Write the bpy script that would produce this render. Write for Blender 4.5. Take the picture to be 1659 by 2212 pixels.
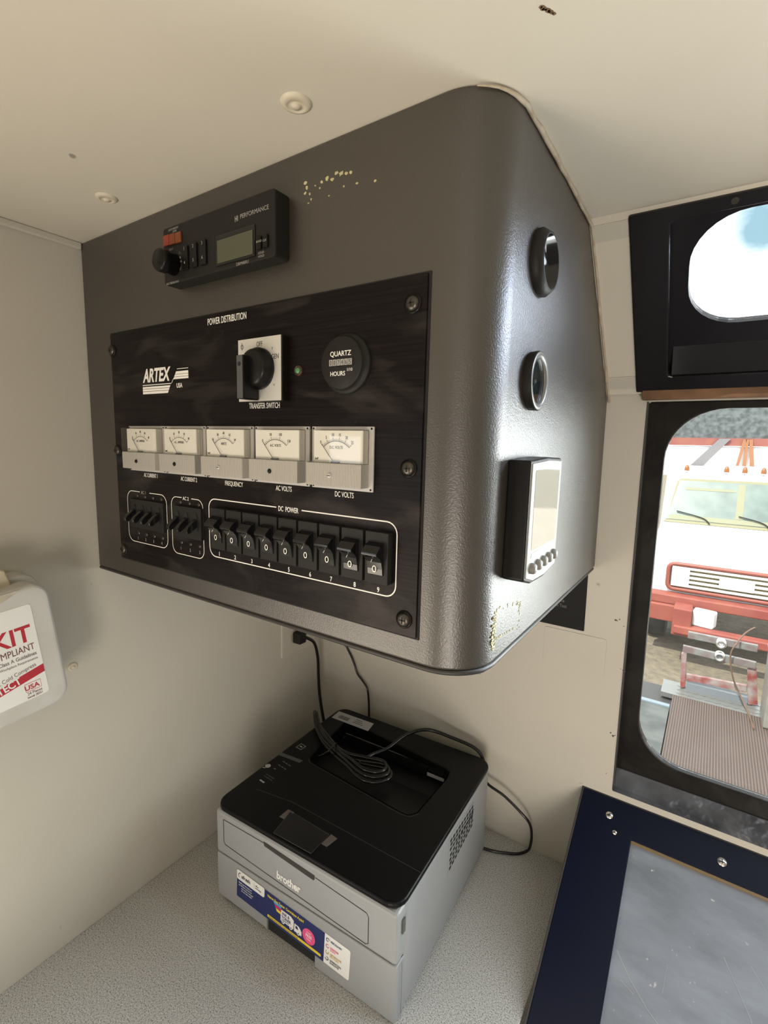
import bpy, bmesh, math, random
from mathutils import Matrix, Vector
random.seed(7)
scn = bpy.context.scene
col = scn.collection
for o in list(bpy.data.objects): bpy.data.objects.remove(o)

# ------------------------------------------------------------------ camera
def Rz(a): return Matrix.Rotation(a, 3, 'Z')
def Rx(a): return Matrix.Rotation(a, 3, 'X')
cd = bpy.data.cameras.new('camera'); cam = bpy.data.objects.new('camera', cd); col.objects.link(cam)
cd.sensor_fit = 'HORIZONTAL'; cd.sensor_width = 36.0; cd.lens = 1060.37 * 36.0 / 1659.0
cd.clip_start = 0.02; cd.clip_end = 300
cam.matrix_world = Matrix.Translation((0.76592, -0.88925, 0.78567)) @ (Rz(0.591446) @ Rx(1.430419) @ Rz(0.02419)).to_4x4()
scn.camera = cam

# ------------------------------------------------------------------ view + world
scn.view_settings.view_transform = 'Standard'; scn.view_settings.look = 'None'
scn.view_settings.gamma = 1.0; scn.view_settings.use_curve_mapping = False
scn.view_settings.exposure = 0.0
w = bpy.data.worlds.new('sky'); scn.world = w; w.use_nodes = True
nt = w.node_tree; nt.nodes.clear()
def N(nt, t, **k):
    n = nt.nodes.new(t)
    for a, b in k.items():
        if a in ('attr',): continue
        setattr(n, a, b)
    return n
tc = N(nt, 'ShaderNodeTexCoord'); nz = N(nt, 'ShaderNodeTexNoise')
nz.inputs['Scale'].default_value = 2.3; nz.inputs['Detail'].default_value = 7
mpw = N(nt, 'ShaderNodeMapping'); mpw.inputs['Location'].default_value = (0.35, 0.1, 0.0); mpw.inputs['Scale'].default_value = (1, 1, 1.6)
nt.links.new(tc.outputs['Generated'], mpw.inputs['Vector']); nt.links.new(mpw.outputs[0], nz.inputs['Vector'])
cr = N(nt, 'ShaderNodeValToRGB'); e = cr.color_ramp.elements
e[0].position = 0.36; e[0].color = (0.085, 0.135, 0.165, 1)
e[1].position = 0.46; e[1].color = (0.66, 0.668, 0.69, 1); x_ = e.new(0.62); x_.color = (0.46, 0.468, 0.49, 1)
nt.links.new(nz.outputs['Fac'], cr.inputs['Fac'])
dist = N(nt, 'ShaderNodeVectorMath', operation='DISTANCE'); dist.inputs[1].default_value = (0.0235, 0.9471, 0.3202)   # a gap of blue between the clouds
nt.links.new(tc.outputs['Generated'], dist.inputs[0])
ad = N(nt, 'ShaderNodeMath', operation='MULTIPLY_ADD'); ad.inputs[1].default_value = 0.45; nt.links.new(nz.outputs['Fac'], ad.inputs[0]); nt.links.new(dist.outputs['Value'], ad.inputs[2])
gr = N(nt, 'ShaderNodeMapRange'); gr.inputs[1].default_value = 0.25; gr.inputs[2].default_value = 0.31; nt.links.new(ad.outputs[0], gr.inputs[0])
mg = N(nt, 'ShaderNodeMix', data_type='RGBA'); nt.links.new(gr.outputs[0], mg.inputs[0]); mg.inputs[6].default_value = (0.09, 0.145, 0.175, 1); nt.links.new(cr.outputs[0], mg.inputs[7])
bg = N(nt, 'ShaderNodeBackground'); bg.inputs['Strength'].default_value = 5.0
out = N(nt, 'ShaderNodeOutputWorld')
nt.links.new(mg.outputs[2], bg.inputs['Color']); nt.links.new(bg.outputs[0], out.inputs['Surface'])

def lamp(name, kind, loc, direction, energy, color, size=None, sizey=None, portal=False, angle=None, spread=None):
    l = bpy.data.lights.new(name, kind); o = bpy.data.objects.new(name, l); col.objects.link(o)
    o.location = loc; o.rotation_euler = Vector(direction).to_track_quat('-Z', 'Y').to_euler()
    l.energy = energy; l.color = color
    if kind == 'AREA':
        l.shape = 'RECTANGLE'; l.size = size; l.size_y = sizey
        if portal: l.cycles.is_portal = True
    if angle: l.angle = angle
    if spread: l.spread = math.radians(spread)
    return o
lamp('sun', 'SUN', (0, 0, 6), (0.25, 0.62, -0.9), 8.5, (1.0, 0.95, 0.86), angle=0.009)
# daylight at the side door opening (left, behind the viewer), at the rear door, and at the windscreens to the right
lamp('side_door_daylight', 'AREA', (-0.03, -1.52, -0.2), (1, 0.2, 0.4), 21.0, (1.0, 0.87, 0.71), 0.85, 1.1)
lamp('rear_door_daylight', 'AREA', (1.48, -2.22, -0.25), (-0.3, 1, 0.15), 22.0, (1.0, 0.89, 0.76), 0.48, 0.8)
lamp('lower_window_daylight', 'AREA', (1.14, 0.13, 0.58), (-0.45, -1, -0.25), 10.0, (0.93, 0.97, 0.97), 0.40, 0.54, spread=130)
lamp('upper_window_daylight', 'AREA', (1.14, -0.075, 1.05), (-0.4, -0.65, -0.7), 5.5, (0.70, 0.79, 1.0), 0.40, 0.14, spread=120)

# ------------------------------------------------------------------ materials
MATS = {}
def base_mat(name):
    m = bpy.data.materials.new(name); m.use_nodes = True; nt = m.node_tree
    b = nt.nodes['Principled BSDF']; return m, nt, b
def col4(c): return (c[0], c[1], c[2], 1)
def mat(name, c, rough=0.5, metal=0.0, bump=0.0, bscale=300, mott=0.0, mscale=8, c2=None, coat=0.0, spec=0.5, trans=0.0, emit=None, bdist=0.001, alpha=None):
    if name in MATS: return MATS[name]
    m, nt, b = base_mat(name)
    b.inputs['Base Color'].default_value = col4(c); b.inputs['Roughness'].default_value = rough
    b.inputs['Metallic'].default_value = metal; b.inputs['Coat Weight'].default_value = coat
    b.inputs['Specular IOR Level'].default_value = spec; b.inputs['Transmission Weight'].default_value = trans
    t = N(nt, 'ShaderNodeTexCoord')
    if mott or c2:
        n = N(nt, 'ShaderNodeTexNoise'); n.inputs['Scale'].default_value = mscale; n.inputs['Detail'].default_value = 6
        nt.links.new(t.outputs['Object'], n.inputs['Vector'])
        r = N(nt, 'ShaderNodeValToRGB'); r.color_ramp.elements[0].position = 0.35; r.color_ramp.elements[1].position = 0.65
        d = c2 if c2 else tuple(x * (1 - mott) for x in c)
        r.color_ramp.elements[0].color = col4(d); r.color_ramp.elements[1].color = col4(c)
        nt.links.new(n.outputs['Fac'], r.inputs['Fac']); nt.links.new(r.outputs[0], b.inputs['Base Color'])
    if bump:
        n = N(nt, 'ShaderNodeTexNoise'); n.inputs['Scale'].default_value = bscale; n.inputs['Detail'].default_value = 3
        nt.links.new(t.outputs['Object'], n.inputs['Vector'])
        bp = N(nt, 'ShaderNodeBump'); bp.inputs['Strength'].default_value = bump; bp.inputs['Distance'].default_value = bdist
        nt.links.new(n.outputs['Fac'], bp.inputs['Height']); nt.links.new(bp.outputs[0], b.inputs['Normal'])
    if emit:
        b.inputs['Emission Color'].default_value = col4(emit[0]); b.inputs['Emission Strength'].default_value = emit[1]
    MATS[name] = m; return m

def wallmat(name, c, spots=True, rough=0.55):
    m, nt, b = base_mat(name); t = N(nt, 'ShaderNodeTexCoord')
    n = N(nt, 'ShaderNodeTexNoise'); n.inputs['Scale'].default_value = 3.5; n.inputs['Detail'].default_value = 8
    nt.links.new(t.outputs['Object'], n.inputs['Vector'])
    r = N(nt, 'ShaderNodeValToRGB'); r.color_ramp.elements[0].position = 0.3; r.color_ramp.elements[1].position = 0.7
    r.color_ramp.elements[0].color = col4([x * 0.93 for x in c]); r.color_ramp.elements[1].color = col4(c)
    nt.links.new(n.outputs['Fac'], r.inputs['Fac'])
    v = N(nt, 'ShaderNodeTexNoise'); v.inputs['Scale'].default_value = 42; v.inputs['Detail'].default_value = 1
    nt.links.new(t.outputs['Object'], v.inputs['Vector'])
    r2 = N(nt, 'ShaderNodeValToRGB'); r2.color_ramp.elements[0].position = 0.79; r2.color_ramp.elements[1].position = 0.83
    nt.links.new(v.outputs['Fac'], r2.inputs['Fac'])
    mx = N(nt, 'ShaderNodeMix', data_type='RGBA'); nt.links.new(r2.outputs[0], mx.inputs[0])
    nt.links.new(r.outputs[0], mx.inputs[6]); mx.inputs[7].default_value = col4([x * 0.45 for x in c])
    nt.links.new(mx.outputs[2], b.inputs['Base Color']); b.inputs['Roughness'].default_value = rough
    n2 = N(nt, 'ShaderNodeTexNoise'); n2.inputs['Scale'].default_value = 220; nt.links.new(t.outputs['Object'], n2.inputs['Vector'])
    bp = N(nt, 'ShaderNodeBump'); bp.inputs['Strength'].default_value = 0.08; bp.inputs['Distance'].default_value = 0.001
    nt.links.new(n2.outputs['Fac'], bp.inputs['Height']); nt.links.new(bp.outputs[0], b.inputs['Normal'])
    MATS[name] = m; return m
wall_m = wallmat('wall_laminate', (0.56, 0.53, 0.46))
ceil_m = wallmat('ceiling_laminate', (0.66, 0.62, 0.53))

def speckle():
    m, nt, b = base_mat('speckled_laminate'); t = N(nt, 'ShaderNodeTexCoord')
    n = N(nt, 'ShaderNodeTexNoise'); n.inputs['Scale'].default_value = 560; n.inputs['Detail'].default_value = 3; n.inputs['Roughness'].default_value = .7
    nt.links.new(t.outputs['Object'], n.inputs['Vector'])
    r = N(nt, 'ShaderNodeValToRGB'); r.color_ramp.interpolation = 'LINEAR'; e = r.color_ramp.elements
    e[0].position = 0.36; e[0].color = (0.13, 0.13, 0.124, 1); e[1].position = 0.62; e[1].color = (0.66, 0.655, 0.63, 1)
    x = e.new(0.46); x.color = (0.43, 0.425, 0.405, 1)
    nt.links.new(n.outputs['Fac'], r.inputs['Fac']); nt.links.new(r.outputs[0], b.inputs['Base Color'])
    b.inputs['Roughness'].default_value = 0.45; return m
counter_m = speckle()

def brushed():
    m, nt, b = base_mat('black_anodised_sheet'); t = N(nt, 'ShaderNodeTexCoord')
    mp = N(nt, 'ShaderNodeMapping'); mp.inputs['Scale'].default_value = (9, 9, 420); nt.links.new(t.outputs['Object'], mp.inputs['Vector'])
    n = N(nt, 'ShaderNodeTexNoise'); n.inputs['Scale'].default_value = 1.0; n.inputs['Detail'].default_value = 5
    nt.links.new(mp.outputs[0], n.inputs['Vector'])
    n2 = N(nt, 'ShaderNodeTexNoise'); n2.inputs['Scale'].default_value = 9; n2.inputs['Detail'].default_value = 7; n2.inputs['Distortion'].default_value = 0.7
    nt.links.new(t.outputs['Object'], n2.inputs['Vector'])
    r = N(nt, 'ShaderNodeMapRange'); r.inputs[1].default_value = 0.3; r.inputs[2].default_value = 0.7; r.inputs[3].default_value = 0.24; r.inputs[4].default_value = 0.42
    nt.links.new(n2.outputs['Fac'], r.inputs[0]); nt.links.new(r.outputs[0], b.inputs['Roughness'])
    r2 = N(nt, 'ShaderNodeValToRGB'); r2.color_ramp.elements[0].color = (0.004, 0.003, 0.003, 1); r2.color_ramp.elements[1].color = (0.012, 0.009, 0.009, 1)
    r2.color_ramp.elements[0].position = .3; r2.color_ramp.elements[1].position = .7
    nt.links.new(n.outputs['Fac'], r2.inputs['Fac'])
    n3 = N(nt, 'ShaderNodeTexNoise'); n3.inputs['Scale'].default_value = 1.0; n3.inputs['Detail'].default_value = 6; n3.inputs['Distortion'].default_value = 0.9
    mp3 = N(nt, 'ShaderNodeMapping'); mp3.inputs['Scale'].default_value = (8, 8, 26); nt.links.new(t.outputs['Object'], mp3.inputs['Vector']); nt.links.new(mp3.outputs[0], n3.inputs['Vector'])
    r3 = N(nt, 'ShaderNodeMapRange'); r3.inputs[1].default_value = 0.50; r3.inputs[2].default_value = 0.75; r3.inputs[3].default_value = 0; r3.inputs[4].default_value = 0.65; nt.links.new(n3.outputs['Fac'], r3.inputs[0])
    m3 = N(nt, 'ShaderNodeMix', data_type='RGBA'); nt.links.new(r3.outputs[0], m3.inputs[0]); nt.links.new(r2.outputs[0], m3.inputs[6]); m3.inputs[7].default_value = (0.055, 0.046, 0.043, 1)
    nt.links.new(m3.outputs[2], b.inputs['Base Color'])
    bp = N(nt, 'ShaderNodeBump'); bp.inputs['Strength'].default_value = 0.25; bp.inputs['Distance'].default_value = 0.0004
    nt.links.new(n.outputs['Fac'], bp.inputs['Height']); nt.links.new(bp.outputs[0], b.inputs['Normal'])
    b.inputs['Specular IOR Level'].default_value = 0.25
    return m
panel_m = brushed()
console_m = mat('textured_taupe_plastic', (0.043, 0.036, 0.0285), 0.36, bump=0.28, bscale=650, mott=0.12, mscale=5, spec=1.0, bdist=0.0012)
blk = mat('black_plastic', (0.008, 0.0075, 0.007), 0.32, bump=0.05, spec=.3)
blk2 = mat('black_matt_plastic', (0.016, 0.015, 0.014), 0.5, bump=0.1, bscale=500, spec=.3)
blkgloss = mat('black_gloss_plastic', (0.008, 0.008, 0.008), 0.12)
white_ink = mat('white_print', (0.82, 0.80, 0.74), 0.5)
grey_ink = mat('grey_print', (0.30, 0.29, 0.27), 0.5)
dark_ink = mat('dark_print', (0.05, 0.045, 0.04), 0.5)
red_ink = mat('red_print', (0.45, 0.02, 0.035), 0.5)
paper = mat('dial_card', (0.84, 0.82, 0.75), 0.6)
white_paper = mat('white_paper', (0.80, 0.80, 0.77), 0.5)
clearish = mat('frosted_acrylic', (0.50, 0.48, 0.46), 0.25, bump=0.1, bscale=200)
ribm, ribnt, ribb = base_mat('ribbed_acrylic')
def ribs(m, nt, b, c1, c2, sx, sz, axis='X'):
    t = N(nt, 'ShaderNodeTexCoord'); mp = N(nt, 'ShaderNodeMapping'); mp.inputs['Scale'].default_value = (sx, 1, sz)
    nt.links.new(t.outputs['Object'], mp.inputs['Vector'])
    wv = N(nt, 'ShaderNodeTexWave'); wv.bands_direction = axis; wv.inputs['Scale'].default_value = 1; nt.links.new(mp.outputs[0], wv.inputs['Vector'])
    r = N(nt, 'ShaderNodeValToRGB'); r.color_ramp.elements[0].color = col4(c1); r.color_ramp.elements[1].color = col4(c2)
    nt.links.new(wv.outputs['Fac'], r.inputs['Fac']); nt.links.new(r.outputs[0], b.inputs['Base Color'])
    bp = N(nt, 'ShaderNodeBump'); bp.inputs['Strength'].default_value = 0.6; bp.inputs['Distance'].default_value = 0.0006
    nt.links.new(wv.outputs['Fac'], bp.inputs['Height']); nt.links.new(bp.outputs[0], b.inputs['Normal'])
ribs(ribm, ribnt, ribb, (0.30, 0.28, 0.25), (0.50, 0.47, 0.42), 180, 1); ribb.inputs['Roughness'].default_value = 0.3
def thin_glass(name, tint, gloss=0.08, dust=0.0, dcol=(0.8, 0.8, 0.8), dscale=30):
    m = bpy.data.materials.new(name); m.use_nodes = True; nt = m.node_tree; nt.nodes.clear()
    o = N(nt, 'ShaderNodeOutputMaterial'); tr = N(nt, 'ShaderNodeBsdfTransparent'); tr.inputs[0].default_value = col4(tint)
    gl = N(nt, 'ShaderNodeBsdfGlossy'); gl.inputs['Roughness'].default_value = 0.03
    lw = N(nt, 'ShaderNodeLayerWeight'); lw.inputs[0].default_value = 0.25
    mr = N(nt, 'ShaderNodeMapRange'); mr.inputs[3].default_value = gloss; mr.inputs[4].default_value = 0.7
    nt.links.new(lw.outputs['Fresnel'], mr.inputs[0])
    mx = N(nt, 'ShaderNodeMixShader'); nt.links.new(mr.outputs[0], mx.inputs[0]); nt.links.new(tr.outputs[0], mx.inputs[1]); nt.links.new(gl.outputs[0], mx.inputs[2])
    last = mx
    if dust:
        t = N(nt, 'ShaderNodeTexCoord'); n = N(nt, 'ShaderNodeTexNoise'); n.inputs['Scale'].default_value = dscale; n.inputs['Detail'].default_value = 8
        nt.links.new(t.outputs['Object'], n.inputs['Vector'])
        r = N(nt, 'ShaderNodeMapRange'); r.inputs[1].default_value = 0.45; r.inputs[2].default_value = 0.75; r.inputs[3].default_value = dust * 0.25; r.inputs[4].default_value = dust
        nt.links.new(n.outputs['Fac'], r.inputs[0])
        df = N(nt, 'ShaderNodeBsdfDiffuse'); df.inputs[0].default_value = col4(dcol)
        m2 = N(nt, 'ShaderNodeMixShader'); nt.links.new(r.outputs[0], m2.inputs[0]); nt.links.new(mx.outputs[0], m2.inputs[1]); nt.links.new(df.outputs[0], m2.inputs[2]); last = m2
    nt.links.new(last.outputs[0], o.inputs[0]); return m
glass_m = thin_glass('window_glass', (0.97, 0.985, 0.975), 0.008, 0.035)
clear_m = thin_glass('clear_acrylic', (0.97, 0.96, 0.94), 0.05)
frame_m = mat('black_painted_frame', (0.013, 0.012, 0.014), 0.22, bump=0.12, bscale=30, bdist=0.002, spec=0.35)
frame2_m = mat('weathered_black_frame', (0.005, 0.0045, 0.004), 0.33, bump=0.5, bscale=22, bdist=0.004, c2=(0.014, 0.012, 0.010), mscale=18, spec=.3)
sill_m = mat('weathered_sill_reflections', (0.022, 0.025, 0.032), 0.22, bump=0.9, bscale=24, bdist=0.006, c2=(0.10, 0.11, 0.13), mscale=14)  # bluish reflections painted into the sill colour as paler mottling
wood_m = mat('bare_wood', (0.24, 0.125, 0.06), 0.7, c2=(0.13, 0.065, 0.035), mscale=25)
pgrey = mat('printer_grey_plastic', (0.31, 0.32, 0.325), 0.42, bump=0.12, bscale=900)
pblack = mat('printer_black_plastic', (0.004, 0.004, 0.0045), 0.42, bump=0.12, bscale=900, spec=.2)
pdark = mat('dark_gap', (0.01, 0.01, 0.01), 0.8)
cord_m = mat('black_rubber_cord', (0.009, 0.009, 0.009), 0.22)
navy_m = mat('navy_painted_frame', (0.006, 0.009, 0.024), 0.28, bump=0.06, bscale=60, spec=0.3)
navy_edge = mat('dark_rubber_edge', (0.045, 0.043, 0.040), 0.55)
steel = mat('bright_steel', (0.75, 0.74, 0.72), 0.28, metal=1.0)
plate_steel = mat('brushed_aluminium', (0.74, 0.72, 0.67), 0.42, metal=0.55, bump=0.1, bscale=200)
darkscrew = mat('blackened_screw', (0.09, 0.08, 0.07), 0.35, metal=0.9)
cream = mat('cream_plastic', (0.62, 0.56, 0.44), 0.45)
caulk = mat('cream_caulk', (0.50, 0.44, 0.34), 0.7, bump=0.5, bscale=150, c2=(0.36, 0.29, 0.20), mscale=60)
glue_m = mat('dried_glue', (0.52, 0.47, 0.25), 0.45, bump=0.7, bscale=300)

def cloudy():
    m, nt, b = base_mat('scratched_grey_plastic'); t = N(nt, 'ShaderNodeTexCoord')
    mp = N(nt, 'ShaderNodeMapping'); mp.inputs['Rotation'].default_value = (0, 0, 0.5); mp.inputs['Scale'].default_value = (5, 16, 16)
    nt.links.new(t.outputs['Object'], mp.inputs['Vector'])
    n = N(nt, 'ShaderNodeTexNoise'); n.inputs['Scale'].default_value = 1; n.inputs['Detail'].default_value = 9; n.inputs['Roughness'].default_value = 0.62
    nt.links.new(mp.outputs[0], n.inputs['Vector'])
    r = N(nt, 'ShaderNodeValToRGB'); e = r.color_ramp.elements; e[0].position = 0.3; e[0].color = (0.17, 0.19, 0.225, 1); e[1].position = 0.72; e[1].color = (0.32, 0.36, 0.43, 1)
    nt.links.new(n.outputs['Fac'], r.inputs['Fac'])
    v = N(nt, 'ShaderNodeTexNoise'); v.inputs['Scale'].default_value = 95; v.inputs['Detail'].default_value = 2; nt.links.new(t.outputs['Object'], v.inputs['Vector'])
    r2 = N(nt, 'ShaderNodeValToRGB'); r2.color_ramp.elements[0].position = 0.70; r2.color_ramp.elements[1].position = 0.78
    nt.links.new(v.outputs['Fac'], r2.inputs['Fac'])
    mx = N(nt, 'ShaderNodeMix', data_type='RGBA'); nt.links.new(r2.outputs[0], mx.inputs[0]); nt.links.new(r.outputs[0], mx.inputs[6]); mx.inputs[7].default_value = (0.55, 0.56, 0.58, 1)
    nt.links.new(mx.outputs[2], b.inputs['Base Color']); b.inputs['Roughness'].default_value = 0.33; return m
cloud_m = cloudy()

for m_, i_ in ((panel_m, 1.22), (blk, 1.3), (blk2, 1.3), (pblack, 1.28), (frame_m, 1.35), (frame2_m, 1.3), (navy_m, 1.3)):
    m_.node_tree.nodes['Principled BSDF'].inputs['IOR'].default_value = i_; m_.node_tree.nodes['Principled BSDF'].inputs['Specular IOR Level'].default_value = 0.5
# ------------------------------------------------------------------ mesh helpers
I4 = Matrix.Identity(4)
def frame(o, x, y, z):
    return Matrix(((x[0], y[0], z[0], o[0]), (x[1], y[1], z[1], o[1]), (x[2], y[2], z[2], o[2]), (0, 0, 0, 1)))
D = 0.5259; H = 1.0502; ZB = 0.5895; XS = 0.6145
FRONT = frame((0, -D, 0), (1, 0, 0), (0, 0, 1), (0, -1, 0))          # u=x, v=z, w=out of the console front
SIDE = frame((XS, 0, 0), (0, 1, 0), (0, 0, 1), (1, 0, 0))            # u=y, v=z, w=out of the console side
WALLA = frame((0, 0, 0), (0, 1, 0), (0, 0, 1), (1, 0, 0))
tl = math.atan(0.045 / 0.86)
WALLB = frame((0, 0, 0), (1, 0, 0), (0, -math.sin(tl), math.cos(tl)), (0, -math.cos(tl), -math.sin(tl)))
SL = Vector((0, -0.1812, 0.1707)).normalized()
SLOPE = frame((0, -0.0613, 0.8753), (1, 0, 0), SL, Vector((1, 0, 0)).cross(SL))
TOP = I4

class MB:
    def __init__(s, M=I4): s.bm = bmesh.new(); s.M = M
    def _v(s, p): return s.bm.verts.new(s.M @ Vector(p))
    def face(s, pts, mi=0, smooth=False):
        f = s.bm.faces.new([s._v(p) for p in pts]); f.material_index = mi; f.smooth = smooth; return f
    def box(s, x0, x1, y0, y1, z0, z1, mi=0):
        v = [s._v((x, y, z)) for z in (z0, z1) for y in (y0, y1) for x in (x0, x1)]
        for q in ((0, 2, 3, 1), (4, 5, 7, 6), (0, 1, 5, 4), (2, 6, 7, 3), (0, 4, 6, 2), (1, 3, 7, 5)):
            f = s.bm.faces.new([v[i] for i in q]); f.material_index = mi
        return s
    def prism(s, pts, z0, z1, mi=0, smooth=False, cap=True):
        a = [s._v((p[0], p[1], z0)) for p in pts]; b = [s._v((p[0], p[1], z1)) for p in pts]; n = len(pts)
        for i in range(n):
            f = s.bm.faces.new((a[i], a[(i + 1) % n], b[(i + 1) % n], b[i])); f.material_index = mi; f.smooth = smooth
        if cap:
            s.bm.faces.new(list(reversed(a))).material_index = mi; s.bm.faces.new(b).material_index = mi
        return s
    def prism_x(s, pts, x0, x1, mi=0, smooth=False):      # profile in (v, w), extruded along u
        a = [s._v((x0, p[0], p[1])) for p in pts]; b = [s._v((x1, p[0], p[1])) for p in pts]; n = len(pts)
        for i in range(n):
            f = s.bm.faces.new((a[i], a[(i + 1) % n], b[(i + 1) % n], b[i])); f.material_index = mi; f.smooth = smooth
        s.bm.faces.new(list(reversed(a))).material_index = mi; s.bm.faces.new(b).material_index = mi
        return s
    def cyl(s, c, r, z0, z1, n=32, r1=None, mi=0, M=None, ky=1.0):
        r1 = r if r1 is None else r1; MM = M if M is not None else I4
        P = lambda rr, z: [s._v(MM @ Vector((c[0] + rr * math.cos(2 * math.pi * i / n), c[1] + ky * rr * math.sin(2 * math.pi * i / n), z))) for i in range(n)]
        a = P(r, z0); b = P(r1, z1)
        for i in range(n):
            f = s.bm.faces.new((a[i], a[(i + 1) % n], b[(i + 1) % n], b[i])); f.material_index = mi; f.smooth = True
        s.bm.faces.new(list(reversed(a))).material_index = mi; s.bm.faces.new(b).material_index = mi
        return s
    def lathe(s, c, prof, n=48, mi=0, mis=None):           # prof: list of (r, w); closes nothing
        rings = [[s._v((c[0] + r * math.cos(2 * math.pi * i / n), c[1] + r * math.sin(2 * math.pi * i / n), z)) for i in range(n)] if r > 1e-6 else [s._v((c[0], c[1], z))] for r, z in prof]
        for k in range(len(rings) - 1):
            a, b = rings[k], rings[k + 1]
            for i in range(n):
                j = (i + 1) % n
                if len(a) == 1 and len(b) == 1: continue
                if len(b) == 1: f = s.bm.faces.new((a[i], a[j], b[0]))
                elif len(a) == 1: f = s.bm.faces.new((a[0], b[j], b[i]))
                else: f = s.bm.faces.new((a[i], a[j], b[j], b[i]))
                f.material_index = mis[k] if mis else mi; f.smooth = True
        return s
    def tube(s, pts, r, n=10, mi=0, closed=False):
        pts = [Vector(p) for p in pts]; m = len(pts); rings = []; up = Vector((0, 0, 1)); prev = None
        for k in range(m):
            a = pts[(k - 1) % m] if (closed or k > 0) else pts[k]; b = pts[(k + 1) % m] if (closed or k < m - 1) else pts[k]
            t = (b - a).normalized()
            if prev is None:
                x = t.cross(up)
                if x.length < 1e-3: x = t.cross(Vector((1, 0, 0)))
            else: x = prev - t * prev.dot(t)
            x.normalize(); prev = x; y = t.cross(x)
            rr = r[k] if isinstance(r, (list, tuple)) else r
            rings.append([s._v(pts[k] + (x * math.cos(2 * math.pi * i / n) + y * math.sin(2 * math.pi * i / n)) * rr) for i in range(n)])
        R = range(m if closed else m - 1)
        for k in R:
            a, b = rings[k], rings[(k + 1) % m]
            for i in range(n):
                f = s.bm.faces.new((a[i], a[(i + 1) % n], b[(i + 1) % n], b[i])); f.smooth = True; f.material_index = mi
        if not closed:
            s.bm.faces.new(list(reversed(rings[0]))).material_index = mi; s.bm.faces.new(rings[-1]).material_index = mi
        return s
    def text(s, body, x, y, size, w=0.0002, sx=1.0, align='LEFT', bold=0.0, mi=0, rot=0.0, shear=0.0, ext=0.00008):
        cu = bpy.data.curves.new('tmp', 'FONT'); cu.body = body; cu.size = size; cu.align_x = align; cu.offset = bold * size; cu.shear = shear; cu.extrude = ext; cu.resolution_u = 3
        o = bpy.data.objects.new('tmp', cu); me = o.to_mesh()
        T = Matrix.Translation((x, y, w)) @ Matrix.Rotation(rot, 4, 'Z') @ Matrix.Diagonal((sx, 1, 1, 1))
        vs = [s._v(T @ v.co) for v in me.vertices]
        for p in me.polygons:
            try: s.bm.faces.new([vs[i] for i in p.vertices]).material_index = mi
            except ValueError: pass
        o.to_mesh_clear(); bpy.data.objects.remove(o); bpy.data.curves.remove(cu); return s
    def stroke(s, pts, wd, w0=0.0001, w1=0.00035, mi=0, closed=False):       # flat printed line through (u,v) points
        n = len(pts); L = []; Rr = []
        for k in range(n):
            a = Vector(pts[(k - 1) % n]) if (closed or k > 0) else Vector(pts[k]); b = Vector(pts[(k + 1) % n]) if (closed or k < n - 1) else Vector(pts[k])
            t = (b - a).normalized(); q = Vector((-t.y, t.x)) * wd / 2; p = Vector(pts[k]); L.append(p + q); Rr.append(p - q)
        for k in range(n if closed else n - 1):
            j = (k + 1) % n
            s.face([(Rr[k].x, Rr[k].y, w1), (Rr[j].x, Rr[j].y, w1), (L[j].x, L[j].y, w1), (L[k].x, L[k].y, w1)], mi)
        return s
    def build(s, name, mats, parent=None, bevel=0, seg=2, off=None, smooth=False):
        me = bpy.data.meshes.new(name)
        if parent is not None and off is None: off = parent.get('_o', None)
        if off is not None:
            for v in s.bm.verts: v.co -= Vector(off)
        bmesh.ops.recalc_face_normals(s.bm, faces=s.bm.faces)
        s.bm.to_mesh(me); s.bm.free()
        for m in (mats if isinstance(mats, (list, tuple)) else [mats]): me.materials.append(m)
        o = bpy.data.objects.new(name, me); col.objects.link(o)
        if parent is not None:
            o.parent = parent
            if off is not None: o['_o'] = tuple(off)
        if bevel:
            b = o.modifiers.new('bevel', 'BEVEL'); b.width = bevel; b.segments = seg; b.limit_method = 'ANGLE'; b.angle_limit = 0.6
        return o
def thing(name, label, cat, loc=(0, 0, 0), group=None, local=False):
    o = bpy.data.objects.new(name, None); col.objects.link(o); o.location = loc; o.empty_display_size = 0.02
    o['label'] = label; o['category'] = cat
    if group: o['group'] = group
    o['_o'] = (0, 0, 0) if local else tuple(loc)
    return o
def tag(o, label, cat, group=None, kind=None):
    o['label'] = label; o['category'] = cat
    if group: o['group'] = group
    if kind: o['kind'] = kind
    return o
def struct(o): o['kind'] = 'structure'; return o
def rrect(x0, x1, y0, y1, r, n=8):
    P = []
    for cx, cy, a0 in ((x1 - r, y1 - r, 0), (x0 + r, y1 - r, 90), (x0 + r, y0 + r, 180), (x1 - r, y0 + r, 270)):
        for k in range(n + 1):
            a = math.radians(a0 + 90 * k / n); P.append((cx + r * math.cos(a), cy + r * math.sin(a)))
    return P
def smoothpath(P, n=8):
    P = [Vector(p) for p in P]; out = []
    for i in range(len(P) - 1):
        p0 = P[max(i - 1, 0)]; p1 = P[i]; p2 = P[i + 1]; p3 = P[min(i + 2, len(P) - 1)]
        for k in range(n):
            t = k / n
            out.append(0.5 * ((2 * p1) + (p2 - p0) * t + (2 * p0 - 5 * p1 + 4 * p2 - p3) * t * t + (3 * p1 - p0 - 3 * p2 + p3) * t ** 3))
    out.append(P[-1]); return out

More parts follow.
